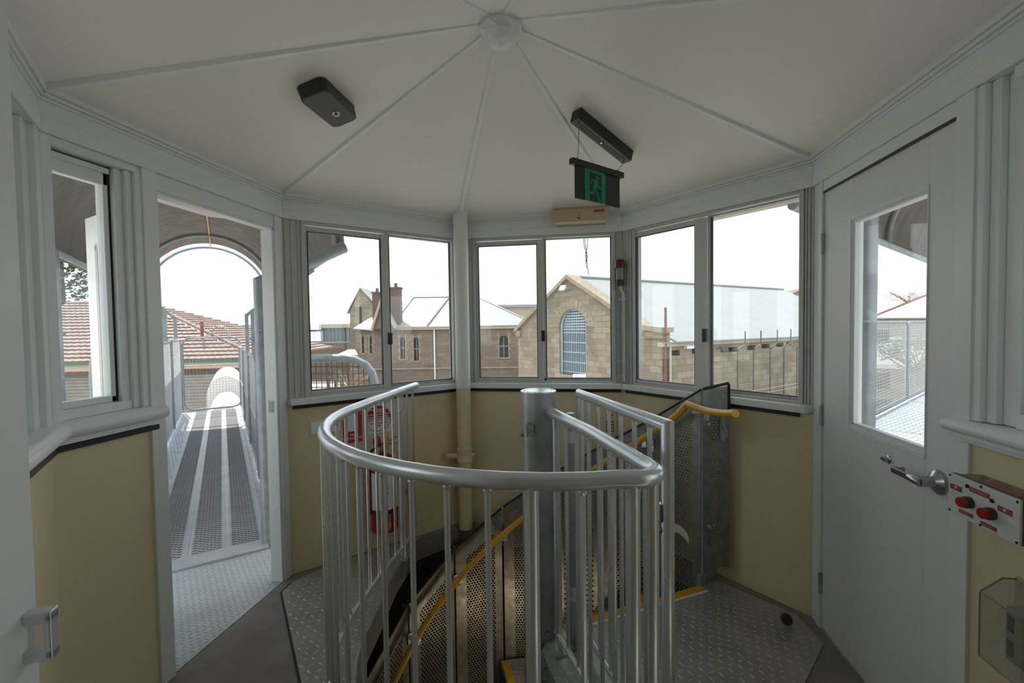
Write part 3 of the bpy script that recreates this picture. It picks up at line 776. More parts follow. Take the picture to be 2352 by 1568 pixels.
# enclosure: one galvanised perforated panel every 20 degrees
ENC = thing('stair_enclosure', 'galvanised perforated sheet enclosure stepping down around the spiral stair, black edged', 'enclosure', (PC.x, PC.y, -3.0))
for i in range(-1, 10):
    a0, a1 = (16.5, 30.6) if i < 0 else (31+20*i-0.0+0.4, 31+20*(i+1)-0.4)
    if i == 0: a0 = 31.4
    p0, p1 = pol(a0, 1.03), pol(a1, 1.03)
    if i < 0: p0 = Vector((1.143, 0.847, 0))
    d = (p1-p0).normalized(); nout = Vector((d.y, -d.x, 0))
    if nout.dot(p0-PC) < 0: nout = -nout
    wdt = (p1-p0).length
    if i < 0: tz0 = 1.150; tz1 = 1.135; zb0 = 0.105; zb1 = 0.02
    else: tz0 = ztrim(a0); tz1 = ztrim(a1); zb0 = zb1 = -RISE*(i+1)-0.34
    m0 = 0.055; m1 = 0.075
    if i < 0: m0 = wdt*0.42; m1 = wdt*0.28
    top_m = 0.135
    def pp(s, z): return Vector((p0.x+d.x*s, p0.y+d.y*s, z))
    def ztop(s): return tz0+(tz1-tz0)*s/wdt
    mb = MB(); th = nout*0.0015
    def quad(s0, s1, za0, za1, zc0, zc1, mi):
        q = [pp(s0, za0), pp(s1, za1), pp(s1, zc1), pp(s0, zc0)]
        if mi == 1: mb.poly(q, 1)
        else: mb.hexa([v-th for v in q], [v+th for v in q], 0)
    zb = (zb0+zb1)/2
    bot = 0.06 if i >= 0 else 0.10
    quad(0, m0, zb0, zb0, ztop(0), ztop(m0), 0)
    quad(wdt-m1, wdt, zb1, zb1, ztop(wdt-m1), ztop(wdt), 0)
    quad(m0, wdt-m1, ztop(m0)-top_m, ztop(wdt-m1)-top_m, ztop(m0), ztop(wdt-m1), 0)
    quad(m0, wdt-m1, zb0, zb1, zb0+bot, zb1+bot, 0)
    quad(m0, wdt-m1, zb0+bot, zb1+bot, ztop(m0)-top_m, ztop(wdt-m1)-top_m, 1)
    tt = mb.build('perforated_sheet', [GALVP, PERF], ENC, smooth=0)
    # folded side flange, and the black edge trim
    nf = 0.04 if i >= 0 else 0.006
    mb = MB(); mb.hexa([pp(0, zb0), pp(0, zb0)+nout*nf, pp(0.003, zb0)+nout*nf, pp(0.003, zb0)], [pp(0, ztop(0)), pp(0, ztop(0))+nout*nf, pp(0.003, ztop(0))+nout*nf, pp(0.003, ztop(0))])
    mb.hexa([pp(wdt, zb1), pp(wdt, zb1)+nout*0.04, pp(wdt-0.003, zb1)+nout*0.04, pp(wdt-0.003, zb1)], [pp(wdt, ztop(wdt)), pp(wdt, ztop(wdt))+nout*0.04, pp(wdt-0.003, ztop(wdt))+nout*0.04, pp(wdt-0.003, ztop(wdt))])
    mb.build('flange', GALV, tt)
    mb = MB(); path = [pp(0, ztop(0)), pp(wdt, ztop(wdt))]
    if i < 0: path = [pp(0.006, 1.0), pp(0.006, 1.155), pp(0.012, 1.165), pp(wdt, tz1)]
    mb.tube(path, 0.0075 if i >= 0 else 0.0085, 8); e_ = mb.build('edge_trim', BLACK, tt); e_['label'] = 'black rubber edge trim'
    if i < 0:
        for z in (0.93, 0.34):
            mb = MB(); mb.lathe(pp(wdt-0.035, z)-nout*0.002, -nout, [(0.013, 0), (0.011, 0.004), (0.005, 0.006)], 14); mb.build('fixing', GALVD, tt)
# panel post between end panel and the first one
mb = MB(); p = pol(31, 1.025); mb.box((p.x, p.y, 0.0), (0.035, 0.03, 0.12), x=(p-PC)); mb.build('foot', GALVD, ENC)
# handrail
t = thing('stair_handrail', 'yellow tubular handrail spiralling down inside the perforated panels', 'handrail', (PC.x+0.93, PC.y, 0))
pts = [pol(a, 0.93, 1.055+0.002*(a-9)/2-0.0015*(a-6)) for a in (6, 11, 16, 21, 26)] + [pol(30, 0.925, 1.04)]
pts = [pol(6, .93, 1.078), pol(11, .93, 1.062), pol(16, .93, 1.05), pol(22, .93, 1.042), pol(27, .93, 1.045), pol(31.5, .93, 1.052)]
pts += [pol(a, 0.93, zhand(a)+0.012) for a in range(36, 250, 6)]
mb = MB(); mb.tube(pts, 0.0195, 16); mb.build('rail', YEL, t)
for a in [28.5, 51, 71, 91, 111, 131, 151, 171, 191]:
    z = zhand(a)+0.0; mb = MB()
    mb.box(pol(a, 0.975, z-0.045), (0.10, 0.03, 0.006), x=pol(a, 1)-PC); mb.box(pol(a, 0.935, z-0.025), (0.006, 0.03, 0.035), x=pol(a, 1)-PC); mb.box(pol(a, 1.02, z-0.055), (0.006, 0.035, 0.07), x=pol(a, 1)-PC)
    mb.build('bracket', GALV, t, bev=0.002)
# catch bracket near the end of the handrail
t = thing('gate_catch', 'grey galvanised catch plate bolted under the end of the yellow handrail', 'catch', (1.05, 0.6, 0.9))
p = Vector((1.088, 0.800, 0.925)); u_ = (pol(14, 1)-PC).normalized(); v_ = Vector((-u_.y, u_.x, 0))
mb = MB(); mb.box(p, (0.075, 0.006, 0.15), x=(v_+u_*0.3)); mb.build('plate', GALV, t, bev=0.003)
q = p-u_*0.012
mb = MB(); mb.box(q-v_*0.03+Vector((0, 0, 0.0)), (0.03, 0.012, 0.13), x=(v_+u_*0.3)); 
for dz in (0.045, -0.045): mb.lathe(q-v_*0.03-u_*0.006+Vector((0, 0, dz)), -u_, [(0.008, 0), (0.007, 0.004)], 8)
mb.build('keeper', GALVD, t, bev=0.002)
mb = MB(); a = q-v_*0.04-u_*0.006+Vector((0, 0, 0.01)); b2 = a-v_*0.075-u_*0.02+Vector((0, 0, -0.01)); q4 = [a+Vector((0, 0, .02)), a-Vector((0, 0, .02)), b2-Vector((0, 0, .03)), b2+Vector((0, 0, .012))]
mb.hexa(q4, [w-u_*0.006 for w in q4]); mb.build('hook', GALVD, t, bev=0.002)

# ---------------------------------------------------------------- unseen warm glow and fill lights added down in the shaft
t = thing('added_shaft_glow', 'small round warm glow added unseen low in the stair shaft', 'lamp', (-0.35, 1.32, -1.6))
mb = MB(); mb.lathe((-0.40, 1.36, -1.55), (0.28, -0.96, 0), [(0.10, 0), (0.10, 0.03), (0.085, 0.04)], 24); mb.build('base', BLKP2, t)
EM = mat('added_warm_glow', (1.0, 0.72, 0.42), 0.4, emit=6.0)
mb = MB(); mb.lathe((-0.40, 1.36, -1.55)+Vector((0.28, -0.96, 0))*0.04 if False else Vector((-0.389, 1.322, -1.55)), (0.28, -0.96, 0), [(0.08, 0), (0.075, 0.02), (0.05, 0.035), (0.01, 0.04)], 24); mb.build('lens', EM, t)
for loc, e in (((-0.05, 0.75, -0.75), 0.9), ((0.25, 0.85, -0.55), 0.5)):  # fill lights added to brighten the perforated panels
    pl = bpy.data.lights.new('shaft_fill', 'POINT'); pl.energy = e; pl.color = (1.0, 0.76, 0.48); pl.shadow_soft_size = 0.08
    po = bpy.data.objects.new('shaft_fill', pl); COL.objects.link(po); po.location = loc

# ---------------------------------------------------------------- pipe at the back left corner
c = CR[2]*0.932
t = thing('drain_pipe', 'round vertical drain pipe in the back left corner, white above cream', 'pipe', (c.x, c.y, 0))
mb = MB(); mb.lathe((c.x, c.y, 1.06), (0, 0, 1), [(0.053, 0), (0.053, 1.31)], 28); mb.build('upper_pipe', PIPEW, t)['label'] = 'white painted upper length'
mb = MB(); mb.lathe((c.x, c.y, 0.0), (0, 0, 1), [(0.051, 0), (0.051, 0.50), (0.058, 0.505), (0.058, 0.525), (0.055, 0.53), (0.055, 0.58), (0.058, 0.585), (0.058, 0.605), (0.051, 0.61), (0.053, 1.06)], 28)
mb.build('lower_pipe', CREAM, t)['label'] = 'cream painted lower length'
mb = MB(); dd = Vector((-0.97, -0.25, 0)).normalized(); mb.lathe((c.x, c.y, 0.548), dd, [(0.021, 0.03), (0.021, 0.115), (0.024, 0.118), (0.024, 0.14)], 16)
mb.lathe((c.x, c.y, 0.548), -dd, [(0.018, 0.03), (0.018, 0.065), (0.02, 0.067), (0.02, 0.075)], 16); mb.build('side_stub', CREAM, t)

# ---------------------------------------------------------------- warning beacon on its conduit, back right corner
c3 = CR[3]; bx_ = 0.584; by_ = 1.425
t = thing('warning_beacon', 'small unlit red warning beacon on a thin conduit beside the back window', 'beacon', (bx_, by_, 1.1))
mb = MB(); mb.lathe((bx_, by_, 1.91), (0, 0, 1), [(0.036, 0), (0.037, 0.004), (0.033, 0.055), (0.030, 0.06)], 20); mb.build('lens', BEACON, t)
mb = MB(); mb.lathe((bx_, by_, 1.83), (0, 0, 1), [(0.026, 0), (0.027, 0.08)], 20); mb.build('body', BEACONG, t)
mb = MB(); mb.lathe((bx_, by_, 1.785), (0, 0, 1), [(0.028, 0), (0.028, 0.045)], 20); mb.build('base', BLKP2, t)
mb = MB(); mb.tube([(bx_+0.006, by_, 1.785), (bx_+0.010, by_, 1.75), (bx_+0.025, by_+0.0, 1.73), (bx_+0.026, by_, 1.10)], 0.010, 12)
for z in (1.68, 1.24, 1.13): mb.lathe((bx_+0.026, by_, z), (0, 0, 1), [(0.014, 0), (0.014, 0.02)], 12); mb.box((bx_+0.012, by_+0.004, z+0.01), (0.045, 0.006, 0.012))
mb.build('conduit', FLASH, t)

# ---------------------------------------------------------------- ceiling fittings
def plane_frame(k):
    a = CR[k-1]+Vector((0, 0, ZT)); b_ = CR[k % 8]+Vector((0, 0, ZT)); h = Vector((0, 0, ZH)); t_ = (b_-a).normalized(); n = (b_-a).cross(h-a).normalized()
    if n.z > 0: n = -n
    up = t_.cross(n).normalized()
    return a, t_, n, up
def rounded(w, h, r, n=5):
    out = []
    for cx_, cy_, a0 in ((w/2-r, h/2-r, 0), (-w/2+r, h/2-r, 90), (-w/2+r, -h/2+r, 180), (w/2-r, -h/2+r, 270)):
        for i in range(n+1): out.append((cx_+r*math.cos(R_(a0+90*i/n)), cy_+r*math.sin(R_(a0+90*i/n))))
    return out
a, t_, n, up = plane_frame(1)
ce = Vector((-0.78, 0.0, 2.518))
ce = ce - n*((ce-a).dot(n))
xd = Vector((0, 1, 0)); yd = n.cross(xd).normalized()
t = thing('emergency_light', 'black rounded emergency light fitting on the left ceiling panel', 'light fitting', ce)
def blk(shape, z0, z1, sc=1.0): return [ce+xd*x*sc+yd*y*sc+n*z0 for x, y in shape], [ce+xd*x+yd*y+n*z1 for x, y in shape]
sh_ = rounded(0.275, 0.135, 0.03)
mb = MB(); b0 = [ce+xd*x*1.0+yd*y*1.0+n*0.0 for x, y in sh_]; b1 = [ce+xd*x*.97+yd*y*.95+n*0.052 for x, y in sh_]; mb.hexa(b0, b1); mb.build('housing', BLKP, t)
mb = MB(); b0 = [ce+xd*x*.95+yd*y*.92+n*0.052 for x, y in sh_]; b1 = [ce+xd*x*.93+yd*y*.89+n*0.056 for x, y in sh_]; mb.hexa(b0, b1); cv = mb.build('cover', BLKP2, t)
lc = ce+xd*0.035+yd*0.005
mb = MB(); mb.lathe(lc+n*0.056, n, [(0.019, 0), (0.017, 0.004), (0.012, 0.008), (0.004, 0.011)], 18); mb.build('lens', CHROME, t)
# exit sign
A0 = Vector((0.300, 0.460, 0)); B0 = Vector((0.585, 0.755, 0)); td = (B0-A0).normalized(); nn = Vector((td.y, -td.x, 0))
a4, t4, n4, up4 = plane_frame(4)
def onceil(x, y):
    p = Vector((x, y, 0)); return a4.z + (-(p.x-a4.x)*n4.x-(p.y-a4.y)*n4.y)/n4.z
zA, zB = onceil(A0.x, A0.y), onceil(B0.x, B0.y)
PA = Vector((A0.x, A0.y, zA)); PB = Vector((B0.x, B0.y, zB)); bd = (PB-PA).normalized(); bs = bd.cross(n4).normalized()
t = thing('exit_sign', 'hanging black and green running-man exit sign below its ceiling batten', 'exit sign', (PA+PB)/2)
mb = MB(); w = 0.031; hgt = 0.062
mb.hexa([PA+bs*w, PB+bs*w, PB-bs*w, PA-bs*w], [p+n4*hgt for p in (PA+bs*w, PB+bs*w, PB-bs*w, PA-bs*w)]); bt = mb.build('batten', BLKP, t, bev=0.003)
mb = MB(); q0 = PA+bd*0.05+n4*(hgt+0.0005); q1 = PB-bd*0.05+n4*(hgt+0.0005)
for o in (0.013, -0.004): mb.box((q0+q1)/2+bs*o, ((q1-q0).length, 0.006, 0.002), x=bd, z=n4)
mb.build('diffuser_slot', BLKP2, bt)
mb = MB(); mb.lathe((PA+PB)/2+n4*(hgt+0.001)+bs*0.006, n4, [(0.004, 0), (0.003, 0.002)], 10); mb.build('indicator', LED, bt)
SA = Vector((0.288, 0.447, 0)) ; SB = SA+td*0.352
sz_t0, sz_t1 = 2.345, 2.365
SA = Vector((0.270, 0.430, 0)); SB = SA+td*0.392; zt_ = 2.342
mb = MB(); mb.hexa([SA+nn*0.014+Vector((0, 0, zt_-0.03)), SB+nn*0.014+Vector((0, 0, zt_-0.03)), SB-nn*0.014+Vector((0, 0, zt_-0.03)), SA-nn*0.014+Vector((0, 0, zt_-0.03))], [SA+nn*0.014+Vector((0, 0, zt_)), SB+nn*0.014+Vector((0, 0, zt_)), SB-nn*0.014+Vector((0, 0, zt_)), SA-nn*0.014+Vector((0, 0, zt_))])
mb.build('bar', BLKP, t, bev=0.002)
mb = MB(); a = SA+td*0.027; b_ = SB-td*0.027; z0, z1 = 2.147, zt_-0.03
mb.hexa([a+nn*0.004+Vector((0, 0, z0)), b_+nn*0.004+Vector((0, 0, z0)), b_-nn*0.004+Vector((0, 0, z0)), a-nn*0.004+Vector((0, 0, z0))], [a+nn*0.004+Vector((0, 0, z1)), b_+nn*0.004+Vector((0, 0, z1)), b_-nn*0.004+Vector((0, 0, z1)), a-nn*0.004+Vector((0, 0, z1))])
pan = mb.build('panel', BLKP, t)
# pictogram on the panel (x from 0 to 1 across the green block, y up)
gx0, gx1 = 0.092, 0.247; hh = z1-z0
def pic(x, y): return SA+td*(gx0+(gx1-gx0)*x)+nn*0.0046+Vector((0, 0, z0+hh*y))
def flat(mb, pts): mb.hexa([pic(*p) for p in pts], [pic(*p)+nn*0.0006 for p in pts])
mb = MB()
flat(mb, [(0, 0), (0.22, 0), (0.22, 1), (0, 1)]); flat(mb, [(0.80, 0), (1, 0), (1, 1), (0.80, 1)]); flat(mb, [(0.22, 0.91), (0.80, 0.91), (0.80, 1), (0.22, 1)])
flat(mb, [(0.22, 0.0), (0.8, 0.0), (0.8, 0.03), (0.22, 0.03)])
flat(mb, [(0.60+0.075*math.cos(R_(a)), 0.785+0.062*math.sin(R_(a))) for a in range(0, 360, 30)])
def limb(mb, pts, w):
    for (x0, y0), (x1, y1) in zip(pts, pts[1:]):
        dx, dy = x1-x0, (y1-y0)*1.0; l = math.hypot(dx, dy); nx, ny = -dy/l*w/2, dx/l*w/2
        flat(mb, [(x0-nx, y0-ny*.9), (x1-nx, y1-ny*.9), (x1+nx, y1+ny*.9), (x0+nx, y0+ny*.9)])
limb(mb, [(0.57, 0.69), (0.47, 0.40)], 0.19)
limb(mb, [(0.60, 0.62), (0.70, 0.47), (0.82, 0.48)], 0.06); limb(mb, [(0.50, 0.69), (0.34, 0.68), (0.28, 0.54)], 0.06)
limb(mb, [(0.52, 0.42), (0.62, 0.24), (0.68, 0.07), (0.76, 0.09)], 0.085); limb(mb, [(0.45, 0.40), (0.40, 0.26), (0.16, 0.29)], 0.085)
mb.build('pictogram', EXITG, pan)['label'] = 'green running man in a doorway'
for s_, S0 in ((0.045, 0.045), (0.353, 0.347)):
    top = PA+bd*(0.03 if s_ < .1 else (PB-PA).length-0.03)+n4*hgt; bot = SA+td*s_+Vector((0, 0, zt_))
    mb = MB(); m_ = (top+bot)/2+nn*0.006
    mb.tube([top, top*.75+bot*.25+nn*.004, m_, top*.25+bot*.75+nn*.004, bot], 0.0022, 6); mb.lathe(bot, (0, 0, 1), [(0.006, 0), (0.005, 0.012)], 8); mb.build('suspension_cable', CHROME, t)
# beige box over the back window
t = thing('emergency_battery_box', 'beige metal box fixed above the right half of the back window', 'box', wp(3, 0.92, -0.05, 2.25))
mb = MB(); k = 3; s0, s1 = 0.705, 1.125
prof = [(0.0, 2.250), (-0.085, 2.262), (-0.072, 2.35), (-0.05, 2.40), (0.03, 2.40), (0.0, 2.31)]
prof = [(-0.002, 2.235), (-0.130, 2.235), (-0.112, 2.325), (-0.085, 2.350), (-0.002, 2.330)]
sa, sb = 0.714, 1.114
mb.hexa([wp(k, sa+0.015, o, z) if i < 2 else wp(k, sa, o, z) for i, (o, z) in enumerate(prof)], [wp(k, sb-0.015, o, z) if i < 2 else wp(k, sb, o, z) for i, (o, z) in enumerate(prof)])
mb.build('housing', BEIGE, t, bev=0.004)
# sloping front normal
fa, fb_ = wp(k, 0.9, -0.130, 2.235), wp(k, 0.9, -0.112, 2.325); yd_ = (fb_-fa).normalized(); xd_ = wf(k)[1]; zn = xd_.cross(yd_)
if zn.y > 0: zn = -zn
lab = wp(k, 1.045, -0.1155, 2.305)
mb = MB(); mb.box(lab+zn*0.001, (0.075, 0.018, 0.002), x=xd_, z=zn); mb.build('label_plate', LBLR, t)
mb = MB(); mb.lathe(wp(k, 0.905, -0.120, 2.282), zn, [(0.008, 0), (0.006, 0.004)], 12); mb.build('lock', CHROME, t)
mb = MB(); mb.box(wp(k, 0.905, -0.125, 2.260)+zn*0.001, (0.022, 0.006, 0.002), x=xd_, z=zn); mb.build('slot', BLACK, t)
# wall vent near the corner, low on the back wall
t = thing('wall_vent', 'small grey perforated vent on the back wall below the sill', 'vent', wp(3, 1.09, -0.01, 0.70))
mb = MB(); wbox(mb, 3, 1.02, 1.16, -0.010, 0, 0.70, 0.93); mb.build('frame', CREAM, t, bev=0.002)
mb = MB()
for i in range(5):
    for j in range(4): wbox(mb, 3, 1.085+i*0.012, 1.092+i*0.012, -0.0115, -0.009, 0.73+j*0.022, 0.744+j*0.022)
wbox(mb, 3, 1.085, 1.135, -0.0115, -0.009, 0.85, 0.858); mb.build('slots', BLKP2, t)

# ---------------------------------------------------------------- signs and extinguisher on the back left wall
k = 2; _, xd, nW = wf(k); inw = -nW; up = Vector((0, 0, 1))
def wsign(name, label, s0, s1, z0, z1, m, o=0.004):
    t_ = thing(name, label, 'sign', wp(k, (s0+s1)/2, 0, z0)); mb = MB(); wbox(mb, k, s0, s1, -o, 0, z0, z1); mb.build('plate', m, t_, bev=0.001); return t_
mb = MB(); wbox(mb, 2, 0.128, 0.30, -0.022, 0, 0.852, 0.926); tag(mb.build('cable_cover', SIGNW, bev=0.002), 'plain white rectangular cover on the cream wall left of the signs', 'cover')
t = wsign('fire_extinguisher_sign', 'red and white fire extinguisher location sign, left of the round one', 0.322, 0.446, 0.755, 0.992, REDS)
mb = MB(); wbox(mb, 2, 0.340, 0.418, -0.0055, -0.003, 0.83, 0.975); mb.build('white_panel', SIGNW, t)
text('FIRE\nEXTINGUISHER', 0.022, wp(2, 0.384, -0.0046, 0.795), xd, up, TXTW, t)
t = wsign('water_extinguisher_sign', 'white square sign with a red disc above the extinguisher', 0.462, 0.655, 0.79, 0.995, SIGNW)
c = wp(2, 0.5585, -0.0042, 0.892); rr_ = 0.088
mb = MB()
def ringpt(a, r): return c+xd*r*math.cos(R_(a))+up*r*math.sin(R_(a))
for a in range(180, 360, 10): mb.poly([ringpt(a, rr_), ringpt(a+10, rr_), ringpt(a+10, rr_-0.004), ringpt(a, rr_-0.004)])
mb.poly([ringpt(a, rr_) for a in range(0, 181, 10)]); mb.build('red_disc', REDS, t)
for s_, z_, sz, m_ in (('THIS EXTINGUISHER', 0.954, 0.013, TXTW), ('WATER', 0.938, 0.018, TXTW), ('TO BE USED FOR WOOD', 0.920, 0.0135, TXTW), ('PAPER & RUBBISH FIRES', 0.902, 0.0135, TXTW), ('NOT FOR ELECTRICAL OR', 0.880, 0.0135, TXTR), ('FLAMMABLE LIQUID', 0.861, 0.0135, TXTR), ('FIRES', 0.843, 0.0135, TXTR)):
    text(s_, sz, wp(2, 0.5585, -0.0050, z_), xd, up, m_, t, bold=0.0004)
ec = wp(2, 0.545, -0.115, 0.17)
t = thing('fire_extinguisher', 'red water fire extinguisher hanging on the cream wall below the round sign', 'extinguisher', ec)
mb = MB(); mb.lathe(ec, (0, 0, 1), [(0.02, 0.0), (0.082, 0.002), (0.089, 0.012), (0.089, 0.43), (0.084, 0.455), (0.065, 0.485), (0.035, 0.505), (0.022, 0.512), (0.022, 0.53)], 32); mb.build('cylinder', RED, t)
mb = MB(); n_ = 10; a0 = math.degrees(math.atan2(inw.y, inw.x)); R2 = 0.0898
for i in range(n_):
    q0 = R_(a0-65+130*i/n_-12); q1 = R_(a0-65+130*(i+1)/n_-12)
    mb.poly([ec+Vector((R2*math.cos(q0), R2*math.sin(q0), 0.16)), ec+Vector((R2*math.cos(q1), R2*math.sin(q1), 0.16)), ec+Vector((R2*math.cos(q1), R2*math.sin(q1), 0.40)), ec+Vector((R2*math.cos(q0), R2*math.sin(q0), 0.40))])
lb = mb.build('label', SIGNW, t)
cd_ = (CAM-ec); cd_.z = 0; cd_.normalize(); xs_ = Vector((0, 0, 1)).cross(cd_)
for s_, z_, sz, m_ in (('WATER', 0.375, 0.016, TXTR), ('1A', 0.35, 0.018, TXTK), ('PULL PIN', 0.325, 0.010, TXTK), ('AIM AT BASE', 0.312, 0.010, TXTK), ('SQUEEZE LEVER', 0.299, 0.010, TXTK)):
    text(s_, sz, ec+cd_*0.0915+Vector((0, 0, z_)), xs_, up, m_, lb)
mb = MB()
for z_, hh_, w_ in ((0.272, 0.022, 0.05), (0.225, 0.03, 0.02), (0.19, 0.02, 0.03)): mb.box(ec+cd_*0.0912+xs_*(0.0)+Vector((0, 0, z_)), (w_, 0.002, hh_), x=xs_)
mb.build('label_print', TXTK, lb)
mb = MB(); mb.lathe(ec+Vector((0, 0, 0.135)), (0, 0, 1), [(0.091, 0), (0.091, 0.012)], 32); mb.build('strap', BLACK, t)
mb = MB(); mb.lathe(ec+Vector((0, 0, 0.53)), (0, 0, 1), [(0.018, 0), (0.02, 0.02), (0.014, 0.03), (0.014, 0.05)], 14); h0 = ec+Vector((0, 0, 0.57))
mb.build('valve', BRASS, t)
mb = MB(); mb.box(h0+xd*0.05+up*0.02, (0.12, 0.02, 0.006), x=(xd+up*0.35)); mb.box(h0+xd*0.055-up*0.005, (0.11, 0.018, 0.006), x=xd); mb.build('handle', CHROME, t, bev=0.001)
mb = MB(); mb.box(h0+xd*0.015+inw*0.02+up*0.01, (0.035, 0.012, 0.09), x=xd); mb.build('tag', YEL, t)['label'] = 'yellow service tag'
mb = MB(); mb.lathe(h0-xd*0.04+up*0.02, (0, 0, 1), [(0.022, -0.02), (0.026, 0.0), (0.022, 0.03), (0.008, 0.045)], 14); mb.build('pressure_gauge', RED, t)
mb = MB(); mb.tube([h0-xd*0.02, h0-xd*0.075-up*0.03, h0-xd*0.098-up*0.10, h0-xd*0.102-up*0.22, h0-xd*0.10-up*0.45], 0.009, 10); mb.build('hose', BLACK, t)
mb = MB(); mb.lathe(wp(2, 0.735, 0, 0.345), inw, [(0.020, 0), (0.020, 0.012), (0.028, 0.016), (0.026, 0.03), (0.012, 0.034)], 16); tag(mb.build('round_fitting', BRASS), 'small round metal fitting on the wall right of the extinguisher', 'fitting')

# ---------------------------------------------------------------- closed door on wall 5
k = 5; _, xd5, n5 = wf(5); in5 = -n5; up = Vector((0, 0, 1))
t = sthing('door_2', wp(5, 0.475, 0.01, 0), 'closed white door with a tall glass panel in the right wall')
mb = MB(); sA, sB, zA_, zB_ = 0.092, 0.860, 0.006, 2.120; g = (0.318, 0.738, 1.062, 1.928)
wbox(mb, k, sA, g[0], 0.004, 0.044, zA_, zB_); wbox(mb, k, g[1], sB, 0.004, 0.044, zA_, zB_); wbox(mb, k, g[0], g[1], 0.004, 0.044, zA_, g[2]); wbox(mb, k, g[0], g[1], 0.004, 0.044, g[3], zB_)
leaf = mb.build('leaf', DOORW, t, bev=0.0015)
mb = MB()
for a, b_, c_, d_ in ((g[0]-0.032, g[0]-0.012, g[2]-0.03, g[3]+0.03), (g[1]+0.0, g[1]+0.004, g[2]-0.03, g[3]+0.03), (g[0]-0.012, g[1], g[2]-0.03, g[2]-0.012), (g[0]-0.012, g[1], g[3]+0.012, g[3]+0.03)):
    wbox(mb, k, a, b_, 0.000, 0.006, c_, d_)
wbox(mb, k, g[0], g[0]+0.010, 0.006, 0.03, g[2], g[3]); wbox(mb, k, g[0], g[1], 0.006, 0.03, g[2], g[2]+0.008)
mb.build('glazing_bead', WHITE, t, bev=0.001)
mb = MB(); wbox(mb, k, g[0], g[1], 0.022, 0.027, g[2], g[3]); mb.build('glass_pane', GLASS, t)
for z0 in (1.830, 1.002, 0.178):
    mb = MB(); mb.lathe(wp(k, 0.088, -0.004, z0), (0, 0, 1), [(0.008, 0), (0.008, 0.10)], 10); wbox(mb, k, 0.082, 0.094, -0.004, 0.006, z0, z0+0.10); mb.build('hinge', GALVD, t)
mb = MB(); wbox(mb, k, 0.30, 0.74, -0.006, 0.004, 2.118, 2.123); wbox(mb, k, 0.088, 0.862, -0.003, 0.004, 2.1185, 2.1265); mb.build('gap', BLKP2, t)
c = wp(k, 0.800, 0.004, 0.975)
mb = MB(); mb.lathe(c, in5, [(0.041, 0), (0.041, 0.004), (0.036, 0.010), (0.022, 0.018), (0.018, 0.022), (0.017, 0.060)], 28)
mb.build('handle_rose', CHROME, t)
mb = MB(); e0 = c+in5*0.060; mb.lathe(e0+xd5*0.012, -xd5, [(0.012, 0), (0.014, 0.004), (0.013, 0.05), (0.009, 0.06)], 16)
q0, q1 = e0-xd5*0.04, e0-xd5*0.125
mb.hexa([q0+up*0.010+in5*0.005, q0-up*0.010+in5*0.005, q0-up*0.010-in5*0.005, q0+up*0.010-in5*0.005], [q1+up*0.009+in5*0.005, q1-up*0.009+in5*0.005, q1-up*0.009-in5*0.004, q1+up*0.009-in5*0.004])
mb.box(q1-in5*0.018, (0.010, 0.040, 0.018), x=xd5)
mb.build('lever_handle', CHROME, t, bev=0.001)
c = wp(k, 0.559, 0.004, 0.978)
mb = MB(); mb.lathe(c, in5, [(0.016, 0), (0.016, 0.003), (0.012, 0.006)], 20); mb.box(c+in5*0.014, (0.026, 0.014, 0.010), x=xd5-up*0.15); mb.build('thumb_turn', CHROME, t)

# ---------------------------------------------------------------- control box on wall 5
op = -0.085; s0, s1, z0, z1 = 0.962, 1.178, 0.944, 1.058
t = thing('control_box', 'worn white metal control box with two red buttons beside the door', 'control box', wp(5, 1.07, op, z0))
mb = MB(); wbox(mb, 5, s0+0.002, s1-0.002, op+0.005, -0.001, z0+0.002, z1-0.002); mb.build('housing', BOXS, t, bev=0.003)
mb = MB(); wbox(mb, 5, s0, s1, op, op+0.006, z0, z1); fp = mb.build('face_plate', BOXW, t, bev=0.001)
mb = MB(); wbox(mb, 5, s0, s1, op+0.006, op+0.020, z1-0.0025, z1-0.0008); wbox(mb, 5, s1-0.0025, s1-0.0008, op+0.004, op+0.012, z0, z1); mb.build('worn_edge', BOXG, t)
mb = MB(); wbox(mb, 5, 1.04, 1.15, op+0.020, op+0.05, z1-0.002, z1+0.0005); mb.build('top_label', LBLR, t)
for s_, z_ in ((s0+.006, z1-.006), (s1-.006, z1-.006), (s0+.006, z0+.006), (s1-.006, z0+.006), ((s0+s1)/2, z1-.005), ((s0+s1)/2, z0+.005)):
    mb = MB(); mb.lathe(wp(5, s_, op, z_), in5, [(0.0035, 0), (0.003, 0.002)], 8); mb.build('screw', BLACK, fp)
def lab5(s_, z_, w_, h_, body=None, sz=0.007):
    mb = MB(); wbox(mb, 5, s_-w_/2, s_+w_/2, op-0.0025, op, z_-h_/2, z_+h_/2); l = mb.build('label_plate', LBLR, fp)
    if body: text(body, sz, wp(5, s_, op-0.0028, z_), xd5, up, TXTM, l)
    return l
LBLFIX = True
lab5(1.066, 1.036, 0.060, 0.013, 'ACCESSED', 0.0105)
lA = lab5(0.990, 1.022, 0.036, 0.014); lB = lab5(1.140, 1.017, 0.038, 0.014)
for l, s_, z_ in ((lA, 0.990, 1.024), (lB, 1.140, 1.019)):
    mb = MB(); mb.poly([wp(5, s_-0.005, op-0.0028, z_), wp(5, s_+0.003, op-0.0028, z_-0.004), wp(5, s_+0.003, op-0.0028, z_+0.004)]); mb.poly([wp(5, s_+0.003, op-0.0028, z_+0.001), wp(5, s_+0.003, op-0.0028, z_-0.001), wp(5, s_+0.006, op-0.0028, z_-0.001), wp(5, s_+0.006, op-0.0028, z_+0.001)]); mb.build('arrow', TXTW, l)
